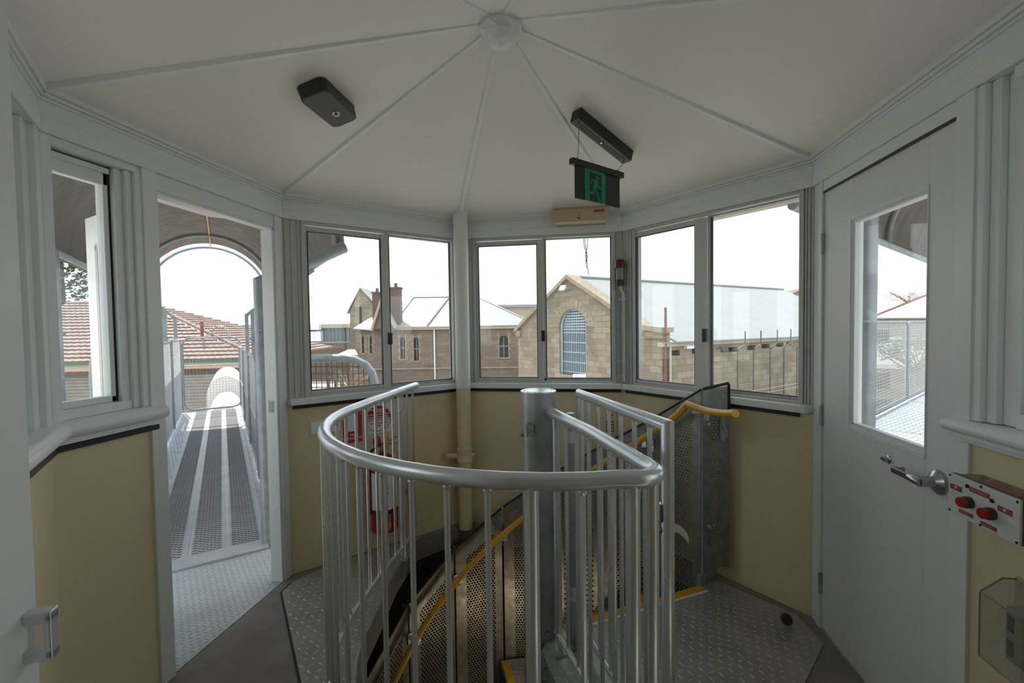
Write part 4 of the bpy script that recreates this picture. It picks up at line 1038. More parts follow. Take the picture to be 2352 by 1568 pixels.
lab5(1.025, 0.962, 0.044, 0.010, 'DOOR 1', 0.008); lab5(1.095, 0.957, 0.044, 0.010, 'DOOR 2', 0.008)
for s_ in (1.036, 1.104):
    p = wp(5, s_, op, 0.997 if s_ < 1.05 else 0.994); z_ = p.z
    mb = MB(); mb.lathe(p, in5, [(0.016, 0), (0.016, 0.014), (0.0145, 0.016)], 20); bb = mb.build('button_collar', BLKP2, fp)
    mb = MB(); mb.lathe(p+in5*0.015, in5, [(0.0145, 0), (0.0145, 0.010), (0.013, 0.012)], 10); mb.build('button', REDB, bb)
for s_ in (1.028, 1.104):
    mb = MB(); mb.lathe(wp(5, s_, op, 1.040 - (0.0 if s_ < 1.05 else 0.012)), in5, [(0.0055, 0), (0.0055, 0.003)], 10); mb.build('hole', BLACK, fp)
# clear plastic cover
t = thing('meter_cover', 'clear plastic cover over a grey unit low on the wall under the control box', 'cover', wp(5, 1.13, -0.09, 0.57))
mb = MB(); o1 = -0.095
def shell(mb, k, s0, s1, o, z0, z1, th=0.002):
    pr2 = [(0.0, z0), (o, z0), (o, z1-0.04), (o*0.45, z1), (0.0, z1)]
    for (a, b_), (c_, d_) in zip(pr2, pr2[1:]): mb.poly([wp(k, s0, a, b_), wp(k, s1, a, b_), wp(k, s1, c_, d_), wp(k, s0, c_, d_)])
    for s_ in (s0, s1): mb.poly([wp(k, s_, a, b_) for a, b_ in pr2])
shell(mb, 5, 1.085, 1.20, o1, 0.60, 0.815); mb.build('cover', CLEARP, t, smooth=0)
mb = MB(); wbox(mb, 5, 1.082, 1.205, -0.012, 0, 0.595, 0.82); mb.build('back_plate', BEIGE, t)
mb = MB(); mb.tube([wp(5, 1.085, o1, 0.60), wp(5, 1.085, o1, 0.775), wp(5, 1.085, o1*.45, 0.815), wp(5, 1.085, 0, 0.815)], 0.002, 6); mb.tube([wp(5, 1.085, o1, 0.775), wp(5, 1.20, o1, 0.775)], 0.002, 6); mb.tube([wp(5, 1.085, o1, 0.60), wp(5, 1.20, o1, 0.60)], 0.002, 6); mb.build('cover_rim', BEACONG, t)
mb = MB(); wbox(mb, 5, 1.115, 1.20, -0.06, -0.012, 0.62, 0.76); un = mb.build('meter', CLAD, t, bev=0.004)
mb = MB()
for i in range(7): wbox(mb, 5, 1.122, 1.140, -0.0615, -0.058, 0.70+i*0.006, 0.703+i*0.006)
for i in range(7): wbox(mb, 5, 1.122, 1.140, -0.0615, -0.058, 0.635+i*0.006, 0.638+i*0.006)
mb.build('vent_slots', BLACK, un)

# ---------------------------------------------------------------- door stop on the right plate
c = Vector((1.294, 0.485, 0.006))
t = thing('floor_door_stop', 'small dark cup-shaped door stop on the right floor plate', 'door stop', c)
mb = MB(); mb.lathe(c, (0, 0, 1), [(0.028, 0), (0.027, 0.006), (0.016, 0.010), (0.014, 0.03)], 18); mb.build('base', GALVD, t)
dv = Vector((-0.3, -0.85, 0.35)).normalized(); mb = MB(); p = c+Vector((0, 0, 0.045))
mb.lathe(p-dv*0.02, dv, [(0.022, 0), (0.026, 0.004), (0.026, 0.034), (0.018, 0.036)], 20); mb.build('cup', BLKP2, t)
mb = MB(); mb.lathe(p+dv*0.0165, dv, [(0.017, 0), (0.016, 0.001)], 18); mb.build('rubber_face', BLACK, t)

# ---------------------------------------------------------------- door leaf at the far left foreground
t = sthing('door_3', (-0.43, -1.52, 0), 'open white door leaf close to the lens at the far left')
E_ = Vector((-0.574, -1.246, 0)); H_ = Vector((-0.31, -1.82, 0)); d = (H_-E_); L3 = d.length; d.normalize(); nn3 = Vector((-d.y, d.x, 0))
if nn3.dot(CAM-E_) < 0: nn3 = -nn3
mb = MB(); c = (E_+H_)/2-nn3*0.02; mb.box((c.x, c.y, 1.06), (L3, 0.04, 2.10), x=d); mb.build('leaf', DOORW, t, bev=0.002)
mb = MB(); q = E_+d*0.012
hx = lambda a, b_, z: q+d*a+nn3*b_+Vector((0, 0, z))
mb = MB()
for zc_ in (1.046, 0.984): mb.hexa([hx(0.0, -0.002, zc_-0.009), hx(0.022, -0.002, zc_-0.009), hx(0.022, 0.038, zc_-0.010), hx(0.0, 0.038, zc_-0.010)], [hx(0.0, -0.002, zc_+0.009), hx(0.022, -0.002, zc_+0.009), hx(0.022, 0.038, zc_+0.010), hx(0.0, 0.038, zc_+0.010)])
mb.hexa([hx(0.0, 0.026, 0.976), hx(0.022, 0.026, 0.976), hx(0.022, 0.038, 0.976), hx(0.0, 0.038, 0.976)], [hx(0.0, 0.026, 1.054), hx(0.022, 0.026, 1.054), hx(0.022, 0.038, 1.054), hx(0.0, 0.038, 1.054)])
mb.build('pull_handle', GALV, t, bev=0.004)

# ================================================================ OUTSIDE
UW = Vector((-0.6737, 0.739, 0)); VW = Vector((0.739, 0.6737, 0))
def T(u, v, z, m=1):
    p = UW*u + VW*v; return Vector((p.x*m, p.y, z))
def uvbox(mb, u0, u1, v0, v1, z0, z1, m, mi=0):
    mb.hexa([T(u0, v0, z0, m), T(u1, v0, z0, m), T(u1, v1, z0, m), T(u0, v1, z0, m)], [T(u0, v0, z1, m), T(u1, v0, z1, m), T(u1, v1, z1, m), T(u0, v1, z1, m)], mi)
def walkway(m):
    left = m > 0; where = 'left' if left else 'right'
    ds = 'seen through the open doorway' if left else 'beyond the closed door'
    # landing plate
    wl = [Vector(((-1.47)*m, -0.60+0.02, 0)), Vector((-1.47*m, 0.605, 0))]
    poly = [(-1.465*m, -0.25), (-1.465*m, 0.50)]
    a = T(1.875, -0.70, 0, m); b_ = T(1.875, -1.66, 0, m)
    poly = [(-1.470*m, -0.45), (-1.470*m, 0.575), (a.x, a.y), (b_.x, b_.y)]
    if m < 0: poly = poly[::-1]
    mb = MB(); slab(mb, poly, [], -0.02, 0.0); lozenges(mb, poly, 0.0, 0.030, 0.026, 0.006, 0.0015, R_(-42)*m)
    tag(mb.build('landing_plate', [LANDP, LANDR], smooth=60), 'pale checker plate landing just outside %s' % ('the open doorway' if left else 'the closed door'), 'floor plate')
    # walkway: transition bar, three slotted planks, edge strip
    t = thing('raised_walkway', 'grey slotted metal plank walkway %s' % ds, 'walkway', T(5, -1.2, 0, m))
    mb = MB(); uvbox(mb, 1.885, 2.05, -1.66, -0.765, -0.03, 0.012, m); mb.build('threshold_bar', PLANK, t, bev=0.003)
    for v0 in (-1.23, -1.0, -0.77) if left else (-1.23, -1.0, -0.77):
        mb = MB(); va, vb = v0-0.2295, v0-0.0005
        uvbox(mb, 2.05, 8.62, va, vb, -0.03, 0.0, m)
        uvbox(mb, 2.05, 8.62, va, va+0.022, 0.0, 0.006, m); uvbox(mb, 2.05, 8.62, vb-0.022, vb, 0.0, 0.006, m)
        n = int((8.6-2.07)/0.021) if left else 0
        for i in range(n):
            u0 = 2.07+i*0.021; off = 0.0 if i % 2 else 0.022
            for j in range(4):
                w0 = va+0.026+off+j*0.044
                if w0+0.032 > vb-0.022: continue
                q = [T(u0, w0, 0.001, m), T(u0+0.011, w0, 0.001, m), T(u0+0.011, w0+0.034, 0.001, m), T(u0, w0+0.034, 0.001, m)]
                mb.face([mb.vert(p) for p in q], 1)
                q = [T(u0+0.011, w0, 0.001, m), T(u0+0.011, w0+0.034, 0.001, m), T(u0+0.016, w0+0.030, 0.006, m), T(u0+0.016, w0+0.004, 0.006, m)]
                mb.face([mb.vert(p) for p in q], 0)
        mb.build('plank', [PLANK, SLOT], t, smooth=0)
    mb = MB(); uvbox(mb, 2.05, 8.62, -1.66, -1.458, -0.03, 0.004, m)
    po = [tuple(T(u_, v_, 0, m)[:2]) for u_, v_ in ((2.05, -1.655), (8.6, -1.655), (8.6, -1.46), (2.05, -1.46))]
    lozenges(mb, po, 0.004, 0.034, 0.03, 0.007, 0.002, R_(-42)*m)
    mb.build('edge_strip', [LANDP, LANDR], t, smooth=60)
    if not left:
        mb = MB(); uvbox(mb, 4.6, 13.0, -0.765, 0.45, -0.03, 0.004, m)
        po = [tuple(T(u_, v_, 0, m)[:2]) for u_, v_ in ((4.6, -0.76), (4.6, 0.44), (13.0, 0.44), (13.0, -0.76))]
        lozenges(mb, po, 0.004, 0.075, 0.075, 0.022, 0.006, R_(42)); mb.build('wide_deck', [LANDP, LANDR], t, smooth=60)
    mb = MB()
    for v_ in (-1.66, -0.75): uvbox(mb, 1.9, 8.66, v_-0.03, v_+0.03, -0.25, -0.03, m)
    mb.build('side_beam', GALVO, t)
    canopy = thing('barrel_canopy', 'curved corrugated canopy on posts over the %s walkway' % where, 'canopy', T(5, -1.14, 0, m))
    vc, zc, Rr = (-1.14, 2.17, 1.0) if left else (-1.14, 2.30, 0.88)
    # guard panels each side
    for side, v_, sg in (('inner', -0.71, 1), ('outer', -1.64, -1)):
        zt = 1.21 if sg > 0 else 1.36; zm = 0.55 if sg > 0 else 0.78
        rail = thing('guardrail', 'long guardrail of mesh and sheet panels along the %s side of the %s walkway' % (('right' if (sg > 0) == left else 'left'), where), 'guardrail', T(5, v_, 0, m))
        u0s = [2.0, 3.55, 5.15, 6.85]; ends = [3.45, 5.05, 6.75, 8.55]
        if not left and sg > 0: zt = 1.5; zm = 0.10; v_ = 0.42; u0s = [6.7, 9.9]; ends = [9.8, 12.9]
        for ix, (ua, ub) in enumerate(zip(u0s, ends)):
            mb = MB(); r = 0.022; c = 0.10
            P = [(ua, 0.04), (ua, zt-c), (ua+0.03, zt-0.03), (ua+c, zt), (ub-c, zt), (ub-0.03, zt-0.03), (ub, zt-c), (ub, 0.04)]
            mb.tube([T(a, v_, z, m) for a, z in P], r, 10); mb.tube([T(ua, v_, zm, m), T(ub, v_, zm, m)], 0.012, 8); mb.tube([T(ua, v_, 0.06, m), T(ub, v_, 0.06, m)], 0.014, 8)
            tt = mb.build('panel_frame', GALVO, rail)
            mb = MB(); uvbox(mb, ua, ub, v_-0.002, v_+0.002, 0.07, max(zm, 0.11), m); mb.build('lower_sheet', GALVS, tt)
            mb = MB(); nx = int((ub-ua)/0.05); nz = int((zt-zm)/0.05)
            wr = 0.0017 if left else 0.0026
            for i in range(1, nx): mb.tube([T(ua+(ub-ua)*i/nx, v_, zm, m), T(ua+(ub-ua)*i/nx, v_, zt, m)], wr, 3, cap=False)
            for i in range(1, nz): mb.tube([T(ua, v_, zm+(zt-zm)*i/nz, m), T(ub, v_, zm+(zt-zm)*i/nz, m)], wr, 3, cap=False)
            mb.build('wire_mesh', MESHW, tt, smooth=0)
        # square canopy brackets rising and leaning out
        for ix, u_ in enumerate(() if not left else ((3.5, 5.1, 6.8) if sg > 0 else (5.1, 6.8, 8.6))):
            mb = MB(); vv = v_+0.06*sg
            P = [T(u_, vv, -0.2, m), T(u_, vv, 1.76, m), T(u_, vc+(Rr-0.03)*sg, zc-0.03, m)]
            mb.tube(P, 0.036, 4); 
            mb.lathe(T(u_, vv, 1.40, m), (0, 0, 1), [(0.052, 0), (0.052, 0.02)], 12)
            mb.build('bracket', GALVO, canopy, smooth=30)
    # big round post beside the door
    for sg, v_ in ((1, -0.757), (-1, -2.11)):
        mb = MB(); r = 0.045; up_ = 1.95 if sg > 0 else 3.4
        if left: pth = [(v_, -4.0), (v_, 1.84 if sg > 0 else 2.04), (vc+(Rr-0.03)*sg, zc-0.02)]
        else: pth = [(v_, -4.0), (v_, 2.30), (vc+(Rr-0.03)*sg, 2.34)]
        if sg < 0: v_ = vc-Rr+0.03; pth = [(v_, -4.0), (v_, 1.0), (v_, zc)]
        mb.tube([T(up_+(0.12*k_/2 if sg > 0 else 0), a_, z_, m) for k_, (a_, z_) in enumerate(pth)], r, 20)
        mb.lathe(T(up_, v_, 1.50, m), (0, 0, 1), [(0.048, 0), (0.048, 0.01)], 20)
        for z in ((1.63, 1.53, 0.62, 0.40, 0.30) if sg > 0 else (1.5, 0.9)): mb.lathe(T(up_, v_, z, m), T(0.5, 0.85, 0, m), [(0.012, 0.04), (0.012, 0.062)], 8)
        mb.build('post', GALVO, canopy)
    # end gate
    if left:
        t = thing('end_barrier', 'rounded wire mesh barrier across the far end of the walkway', 'barrier', T(8.63, -1.17, 0, m))
        mb = MB(); u_ = 8.63; va, vb, za, zb = -1.61, -0.70, 0.04, 1.39; c = 0.14
        P = []
        for cx_, cz_, a0 in ((vb-c, zb-c, 0), (va+c, zb-c, 90), (va+c, za+c, 180), (vb-c, za+c, 270)):
            for i in range(5): P.append(T(u_, cx_+c*math.cos(R_(a0+22.5*i)), cz_+c*math.sin(R_(a0+22.5*i)), m))
        mb.tube(P, 0.016, 10, closed=True); mb.tube([T(u_, va, 0.87, m), T(u_, vb, 0.87, m)], 0.008, 8); mb.build('frame', GALVO, t)
        mb = MB()
        for i in range(1, 18): mb.tube([T(u_, va+(vb-va)*i/18, za, m), T(u_, va+(vb-va)*i/18, zb, m)], 0.0022, 3, cap=False)
        for i in range(1, 27): mb.tube([T(u_, va, za+(zb-za)*i/27, m), T(u_, vb, za+(zb-za)*i/27, m)], 0.0022, 3, cap=False)
        mb.build('wire_mesh', MESHW, t, smooth=0)
    # barrel canopy
    t = canopy
    vc, zc, Rr = (-1.14, 2.17, 1.0) if left else (-1.14, 2.30, 0.88); nA = 28; du = 0.016
    mb = MB(); uE = 8.6
    def ustart(v_): return 2.2 if v_ > -0.67 else max(0.75, 0.537+(v_+1.489)*1.098+0.26)
    nu = int((uE-0.7)/du); grid = []
    for ia in range(nA+1):
        a = 1 + 181*ia/nA
        v_ = vc+Rr*math.cos(R_(a)); us = ustart(v_); row = []
        for iu in range(nu+1):
            u_ = us+(uE-us)*iu/nu; rr2 = Rr+0.011*math.sin(2*PI*(0.7+du*iu)/0.080)
            row.append(mb.vert(T(u_, vc+rr2*math.cos(R_(a)), zc+rr2*math.sin(R_(a)), m)))
        grid.append(row)
    for ia in range(nA):
        for iu in range(nu): mb.face((grid[ia][iu], grid[ia][iu+1], grid[ia+1][iu+1], grid[ia+1][iu]))
    sh = mb.build('corrugated_sheet', CORR, t, smooth=60)
    so_ = sh.modifiers.new('thick', 'SOLIDIFY'); so_.thickness = 0.002
    for u_, rr2 in ((2.3, Rr-0.045), (4.7, Rr-0.045), (7.55, Rr-0.045), (8.8, Rr-0.045)):
        mb = MB(); mb.tube([T(u_, vc+rr2*math.cos(R_(a)), zc+rr2*math.sin(R_(a)), m) for a in range(0, 181, 6)], 0.026, 10); mb.build('hoop', GALVO, t)
    for v_ in (vc-Rr+0.03, vc+Rr-0.03):
        mb = MB(); mb.tube([T(2.25 if v_ > vc else 1.3, v_, zc, m), T(8.8, v_, zc, m)], 0.032, 10); mb.build('eave_tube', GALVO, t)
    mb = MB(); mb.tube([T(1.9, vc+0.02, zc+Rr-0.04, m), T(7.45, vc+0.02, zc+Rr-0.04, m)], 0.011, 8); mb.tube([T(7.65, vc+0.02, zc+Rr-0.04, m), T(8.75, vc+0.02, zc+Rr-0.055, m)], 0.011, 8)
    mb.build('ridge_conduit', ORANGE, t)
    return t
walkway(1); walkway(-1)
# outward opened leaf of the left doorway
t = sthing('door_1', (-1.46, -0.196, 0), 'white door leaf standing open outside, seen through the left window')
H = Vector((-1.50, -0.196, 0)); d = Vector((-0.93, 0.37, 0)).normalized(); nn = Vector((-d.y, d.x, 0))
mb = MB()
def dbox(mb, s0, s1, z0, z1, o0=-0.02, o1=0.02):
    mb.hexa([H+d*s0+nn*o0+Vector((0, 0, z0)), H+d*s1+nn*o0+Vector((0, 0, z0)), H+d*s1+nn*o1+Vector((0, 0, z0)), H+d*s0+nn*o1+Vector((0, 0, z0))],
            [H+d*s0+nn*o0+Vector((0, 0, z1)), H+d*s1+nn*o0+Vector((0, 0, z1)), H+d*s1+nn*o1+Vector((0, 0, z1)), H+d*s0+nn*o1+Vector((0, 0, z1))])
Ld = 0.66
dbox(mb, 0, 0.13, 0.01, 2.07); dbox(mb, Ld-0.13, Ld, 0.01, 2.07); dbox(mb, 0.13, Ld-0.13, 0.01, 1.05); dbox(mb, 0.13, Ld-0.13, 1.90, 2.07)
mb.build('leaf', DOORW, t, bev=0.002)
mb = MB(); dbox(mb, 0.13, Ld-0.13, 1.05, 1.90, -0.003, 0.003); mb.build('glass_pane', GLASS, t)
mb = MB()
for a, b_, c_, e_ in ((Ld-0.16, Ld-0.13, 1.03, 1.92), (0.13, 0.16, 1.03, 1.92), (0.13, Ld-0.13, 1.90, 1.93)): dbox(mb, a, b_, c_, e_, -0.026, 0.026)
mb.build('glazing_bead', EAVE, t)
# strike plate on the doorway's right jamb
mb = MB(); wbox(mb, 1, 1.1195, 1.1225, 0.025, 0.055, 1.02, 1.09); tag(mb.build('strike_plate', CHROME), 'small metal strike plate on the right jamb of the open doorway', 'strike plate')

# ---------------------------------------------------------------- distance helpers
RH = Vector((math.cos(YAW), -math.sin(YAW), 0)); DH = Vector((math.sin(YAW), math.cos(YAW), 0))
def ld(lat, dep, z=0): p = CAM+RH*lat+DH*dep; return Vector((p.x, p.y, z))
def hor(x): return 752-0.0144*(x-1176)
def at(x, y, dep): return ld((x-1176)/F_PX*dep, dep, EYE+(hor(x)-y)/F_PX*dep)
GZ = -4.3
mb = MB(); mb.box((0, 40, GZ-0.1), (400, 400, 0.2)); struct(mb.build('ground', GROUND), 'pale ground of the yard far below')

class Fac:
    """vertical facade from A to B (lat, dep); local coordinates s (m) and z"""
    def __init__(s, A, B):
        s.A = ld(*A); s.B = ld(*B); s.x = (s.B-s.A).normalized(); s.L = (s.B-s.A).length; s.a = A; s.b = B
        n = Vector((s.x.y, -s.x.x, 0)); s.n = n if n.dot(CAM-s.A) > 0 else -n       # towards the tower
    def P(s, u_, z, o=0): return s.A+s.x*u_+s.n*o+Vector((0, 0, z))
    def s_of(s, px_):
        k = (px_-1176)/F_PX; (la, da), (lb, db) = s.a, s.b; t_ = (k*da-la)/((lb-la)-k*(db-da)); return t_*s.L, da+(db-da)*t_
    def sz(s, px_, py_): u_, dep = s.s_of(px_); return u_, EYE+(hor(px_)-py_)/F_PX*dep
    def wall(s, outline, holes, thick, m, name, parent):
        mb = MB(); loops = [[Vector((a, b_, 0)) for a, b_ in outline]]+[[Vector((a, b_, 0)) for a, b_ in h] for h in holes]
        tr = geometry.tessellate_polygon(loops); fl = [p for l in loops for p in l]
        f = [mb.vert(s.P(p.x, p.y, 0)) for p in fl]; bk = [mb.vert(s.P(p.x, p.y, -thick)) for p in fl]
        for q in tr: mb.face([f[i] for i in q]); mb.face([bk[i] for i in q][::-1])
        i0 = 0
        for l in loops:
            n = len(l)
            for i in range(n): j = (i+1) % n; mb.face((f[i0+i], f[i0+j], bk[i0+j], bk[i0+i]))
            i0 += n
        return mb.build(name, m, parent, smooth=0)
    def box(s, mb, s0, s1, z0, z1, o0, o1): mb.hexa([s.P(s0, z0, o0), s.P(s1, z0, o0), s.P(s1, z0, o1), s.P(s0, z0, o1)], [s.P(s0, z1, o0), s.P(s1, z1, o0), s.P(s1, z1, o1), s.P(s0, z1, o1)])
def arch(c, w, z0, zs, zt, n=8, pointed=False):
    h = w/2; out = [(c-h, z0), (c+h, z0), (c+h, zs)]
    for i in range(1, n):
        a = PI*i/n; x = h*math.cos(a); y = (zt-zs)*(math.sin(a)**(1.25 if pointed else 1.0)); out.append((c+x, zs+y))
    return out+[(c-h, zs)]
def roofslab(mb, pts, th=0.08): mb.hexa([V3(p)-Vector((0, 0, th)) for p in pts], [V3(p) for p in pts])
def lancet(F, parent, px0, px1, py0, py1, glass=WIN, surround=None):
    s0, _ = F.s_of(px0); s1, _ = F.s_of(px1); z1 = F.sz((px0+px1)/2, py0)[1]; z0 = F.sz((px0+px1)/2, py1)[1]; c = (s0+s1)/2; w = abs(s1-s0)
    return arch(c, w, z0, z1-w*0.6, z1), (c, w, z0, z1)
def add_pane(F, parent, h, dims, m=WIN, sill=True, sash=True):
    c, w, z0, z1 = dims; mb = MB(); pts = [(a, b_) for a, b_ in h]
    mb.hexa([F.P(a, b_, -0.30) for a, b_ in pts], [F.P(a, b_, -0.26) for a, b_ in pts]); fr = mb.build('window', m, parent, smooth=0)
    if sash:
        mb = MB(); F.box(mb, c-0.02, c+0.02, z0, z1, -0.26, -0.22); F.box(mb, c-w/2, c+w/2, (z0+z1)/2-0.03, (z0+z1)/2+0.03, -0.26, -0.22); mb.build('glazing_bar', EAVE, fr)
    if sill:
        mb = MB(); F.box(mb, c-w*.7, c+w*.7, z0-0.14, z0, -0.1, 0.07); mb.build('sill', STONED, fr)

# ---------------------------------------------------------------- chapel
Fc = Fac((0.40, 29.2), (5.97, 20.0)); ct = thing('stone_chapel', 'large pale sandstone gabled building with a tall barred arched window', 'building', ld(4, 25, GZ))
Lc = Fc.L; sM, zM = Fc.sz(1308, 638); ze = Fc.sz(1190, 757)[1]; zeR = Fc.sz(1480, 754)[1]; ze_ = (ze+zeR)/2
sa_, za_ = Fc.sz(1285, 862); sb_, _ = Fc.sz(1346, 862); cA = (sa_+sb_)/2; wA = sb_-sa_; z_top = Fc.sz(1315, 710)[1]; z_spr = Fc.sz(1315, 752)[1]; z_bot = Fc.sz(1315, 862)[1]
ho = arch(cA, wA, z_bot, z_spr, z_top, 14)
Fc.wall([(0, GZ), (Lc+1.0, GZ), (Lc+1.0, ze_-0.12), (Lc, ze_-0.02), (sM, zM), (0, ze_)], [ho], 0.5, STONE, 'front_wall', ct)
# surround voussoirs
mb = MB(); n = 13
for i in range(n):
    a0, a1 = PI*i/n, PI*(i+1)/n; r0 = wA/2; k_ = (z_top-z_spr)/(wA/2)
    def q(a, r): return (cA+r*math.cos(a), z_spr+r*math.sin(a)*k_)
    r1 = r0+0.62
    pts = [q(a0+.012, r0+.05), q(a1-.012, r0+.05), q(a1-.012, r1), q(a0+.012, r1)]; mb.hexa([Fc.P(a, b_, -0.02) for a, b_ in pts], [Fc.P(a, b_, 0.012) for a, b_ in pts])
mb.build('arch_stones', STONED, ct, smooth=0)
BARS = mat('pale_blue_bars', (0.45, 0.52, 0.56), 0.5)
mb = MB(); pts = ho
for (a, b_), (c_, e_) in zip(pts, pts[1:]+pts[:1]):
    mb.hexa([Fc.P(a, b_, -0.2), Fc.P(c_, e_, -0.2), Fc.P(cA+(c_-cA)*0.93, e_-0.0, -0.2), Fc.P(cA+(a-cA)*0.93, b_, -0.2)], [Fc.P(a, b_, -0.1), Fc.P(c_, e_, -0.1), Fc.P(cA+(c_-cA)*0.93, e_, -0.1), Fc.P(cA+(a-cA)*0.93, b_, -0.1)])
fr = mb.build('window_frame', BARS, ct, smooth=0)
mb = MB(); mb.hexa([Fc.P(a, b_, -0.40) for a, b_ in pts], [Fc.P(a, b_, -0.36) for a, b_ in pts]); mb.build('window_glass', WINB, fr, smooth=0)
mb = MB(); nb = 15
def halfw(z): return wA/2 if z < z_spr else wA/2*math.sqrt(max(0, 1-((z-z_spr)/(z_top-z_spr))**2))
for i in range(1, nb):
    x = -wA/2+wA*i/nb; zt2 = z_spr+(z_top-z_spr)*math.sqrt(max(0, 1-(2*x/wA)**2)); Fc.box(mb, cA+x-0.020, cA+x+0.020, z_bot, zt2, -0.28, -0.24)
z = z_bot+0.15
while z < z_spr-0.1: Fc.box(mb, cA-wA/2, cA+wA/2, z-0.03, z+0.03, -0.30, -0.24); z += 0.55
z = z_spr-0.1
while z < z_top-0.05: hw = halfw(z); Fc.box(mb, cA-hw, cA+hw, z-0.03, z+0.03, -0.29, -0.23); z += 0.15
mb.build('bars', BARS, fr, smooth=0)
mb = MB(); Fc.box(mb, cA-wA*.62, cA+wA*.62, z_bot-0.25, z_bot, -0.1, 0.12); mb.build('sill', STONED, ct)
# copings
mb = MB()
for (a, b_), (c_, e_) in (((-0.15, ze_-0.12), (sM, zM)), ((sM, zM), (Lc+0.0, ze_)), ((Lc, ze_), (Lc+1.12, ze_-0.12))):
    mb.hexa([Fc.P(a, b_-0.05, -0.6), Fc.P(c_, e_-0.05, -0.6), Fc.P(c_, e_-0.05, 0.22), Fc.P(a, b_-0.05, 0.22)], [Fc.P(a, b_+0.17, -0.6), Fc.P(c_, e_+0.17, -0.6), Fc.P(c_, e_+0.17, 0.22), Fc.P(a, b_+0.17, 0.22)])
mb.build('gable_coping', STONED, ct)
mb = MB(); Fc.box(mb, -0.1, 0.45, ze_-0.45, ze_-0.05, 0, 0.14); Fc.box(mb, Lc+0.1, Lc+1.08, ze_-0.42, ze_-0.12, 0, 0.10); mb.build('corner_stones', STONED, ct)
Nb = -Fc.n; LN = 22.0
def CB(s, z, b_): return Fc.P(s, z, 0)+Nb*b_
mb = MB(); ez = 0.35; dz = (zM-ze_)/(Lc-sM); sA2 = Lc+1.25; zA2 = ze_-dz*1.25+0.02
roofslab(mb, [CB(sM, zM+0.03, 0.3), CB(sM, zM+0.03, LN), CB(sA2, zA2, LN), CB(sA2, zA2, 0.8), CB(Lc, ze_+0.02, 0.5), CB(Lc, ze_+0.02, 0.3)])
roofslab(mb, [CB(sM, zM+0.03, 0.3), CB(-0.2, ze_-0.02, 0.3), CB(-0.2, ze_-0.02, LN), CB(sM, zM+0.03, LN)])
mb.build('roof', ROOFW, ct, smooth=0)
mb = MB(); mb.tube([CB(sM, zM+0.06, 0.3), CB(sM, zM+0.06, LN)], 0.09, 6); mb.build('ridge_capping', RIDGE, ct)
# side aisle wall
Fs_A = CB(Lc+1.0, 0, 0.02); Fs_B = CB(Lc+1.0, 0, LN)
def toLD(p): q = p-CAM; return (q.dot(RH), q.dot(DH))
Fs = Fac(toLD(Fs_A), toLD(Fs_B))
vh = []; VT = []
for px0, px1, py0, py1 in ((1538, 1562, 804, 817), (1590, 1616, 800, 812), (1672, 1694, 797, 808), (1716, 1736, 793, 804), (1750, 1768, 790, 800), (1784, 1800, 787, 796), (1806, 1818, 785, 793), (1752, 1774, 902, 912)):
    s0, s1 = Fs.s_of(px0)[0], Fs.s_of(px1)[0]; z1 = Fs.sz((px0+px1)/2, py0)[1]; z0 = Fs.sz((px0+px1)/2, py1)[1]; vh.append([(s0, z0), (s1, z0), (s1, z1), (s0, z1)]); VT.append((s0, s1, z0, z1))
zw = zA2-0.12
Fs.wall([(0, GZ), (Fs.L, GZ), (Fs.L, zw), (0, zw)], vh, 0.4, STONE, 'side_wall', ct)
for s0, s1, z0, z1 in VT:
    mb = MB(); Fs.box(mb, s0, s1, z0, z1, -0.38, -0.34); mb.build('vent_opening', WIN, ct)
mb = MB(); Fs.box(mb, -0.2, Fs.L, zw-0.02, zw+0.16, -0.1, 0.22); mb.build('fascia', TIMBER, ct)
mb = MB(); Fs.box(mb, -0.2, Fs.L, zw+0.12, zw+0.18, 0.18, 0.30); mb.build('gutter', RIDGE, ct)
mb = MB(); p0 = at(1529, 880, Fs.a[1]-0.2); p1 = at(1529, 706, Fs.a[1]-0.2); mb.tube([(p0.x, p0.y, GZ), (p1.x, p1.y, p1.z)], 0.055, 10);
mb.build('vent_stack', BRICKR, ct)['label'] = 'tall brown vent pipe'
mb = MB(); mb.tube([Fs.P(0.35, GZ, 0.12), Fs.P(0.35, zw, 0.12)], 0.05, 8); mb.build('downpipe', EAVE, ct)
for px_ in (1313, ):
    fl = Fc.sz(1305, 662); mb = MB(); mb.box(Fc.P(fl[0], fl[1], 0.35), (0.45, 0.10, 0.28), x=Fc.x, z=(Fc.n*-0.5+Vector((0, 0, 1)))); mb.tube([Fc.P(fl[0]+0.1, fl[1], 0), Fc.P(fl[0]+0.1, fl[1], 0.35)], 0.02, 6); mb.build('floodlight', SIGNW, ct)
mb = MB(); p = Fs.sz(1645, 800); mb.box(Fs.P(p[0], p[1], 0.4), (0.5, 0.12, 0.3), x=Fs.x, z=(Fs.n*-0.4+Vector((0, 0, 1)))); mb.tube([Fs.P(p[0], p[1], 0), Fs.P(p[0], p[1], 0.4)], 0.025, 6); mb.build('floodlight', BLKP2, ct)
mb = MB(); p = Fs.sz(1583, 795); Fs.box(mb, p[0]-.35, p[0]+.35, p[1]-.1, p[1]+.08, 0, .16); mb.build('wall_light', SIGNW, ct)
mb = MB(); q = CB(Lc-2.2, ze_+0.95, 8); mb.tube([at(1314, 640, 27), at(1341, 552, 27)], 0.01, 4); mb.build('aerial', RIDGE, ct)
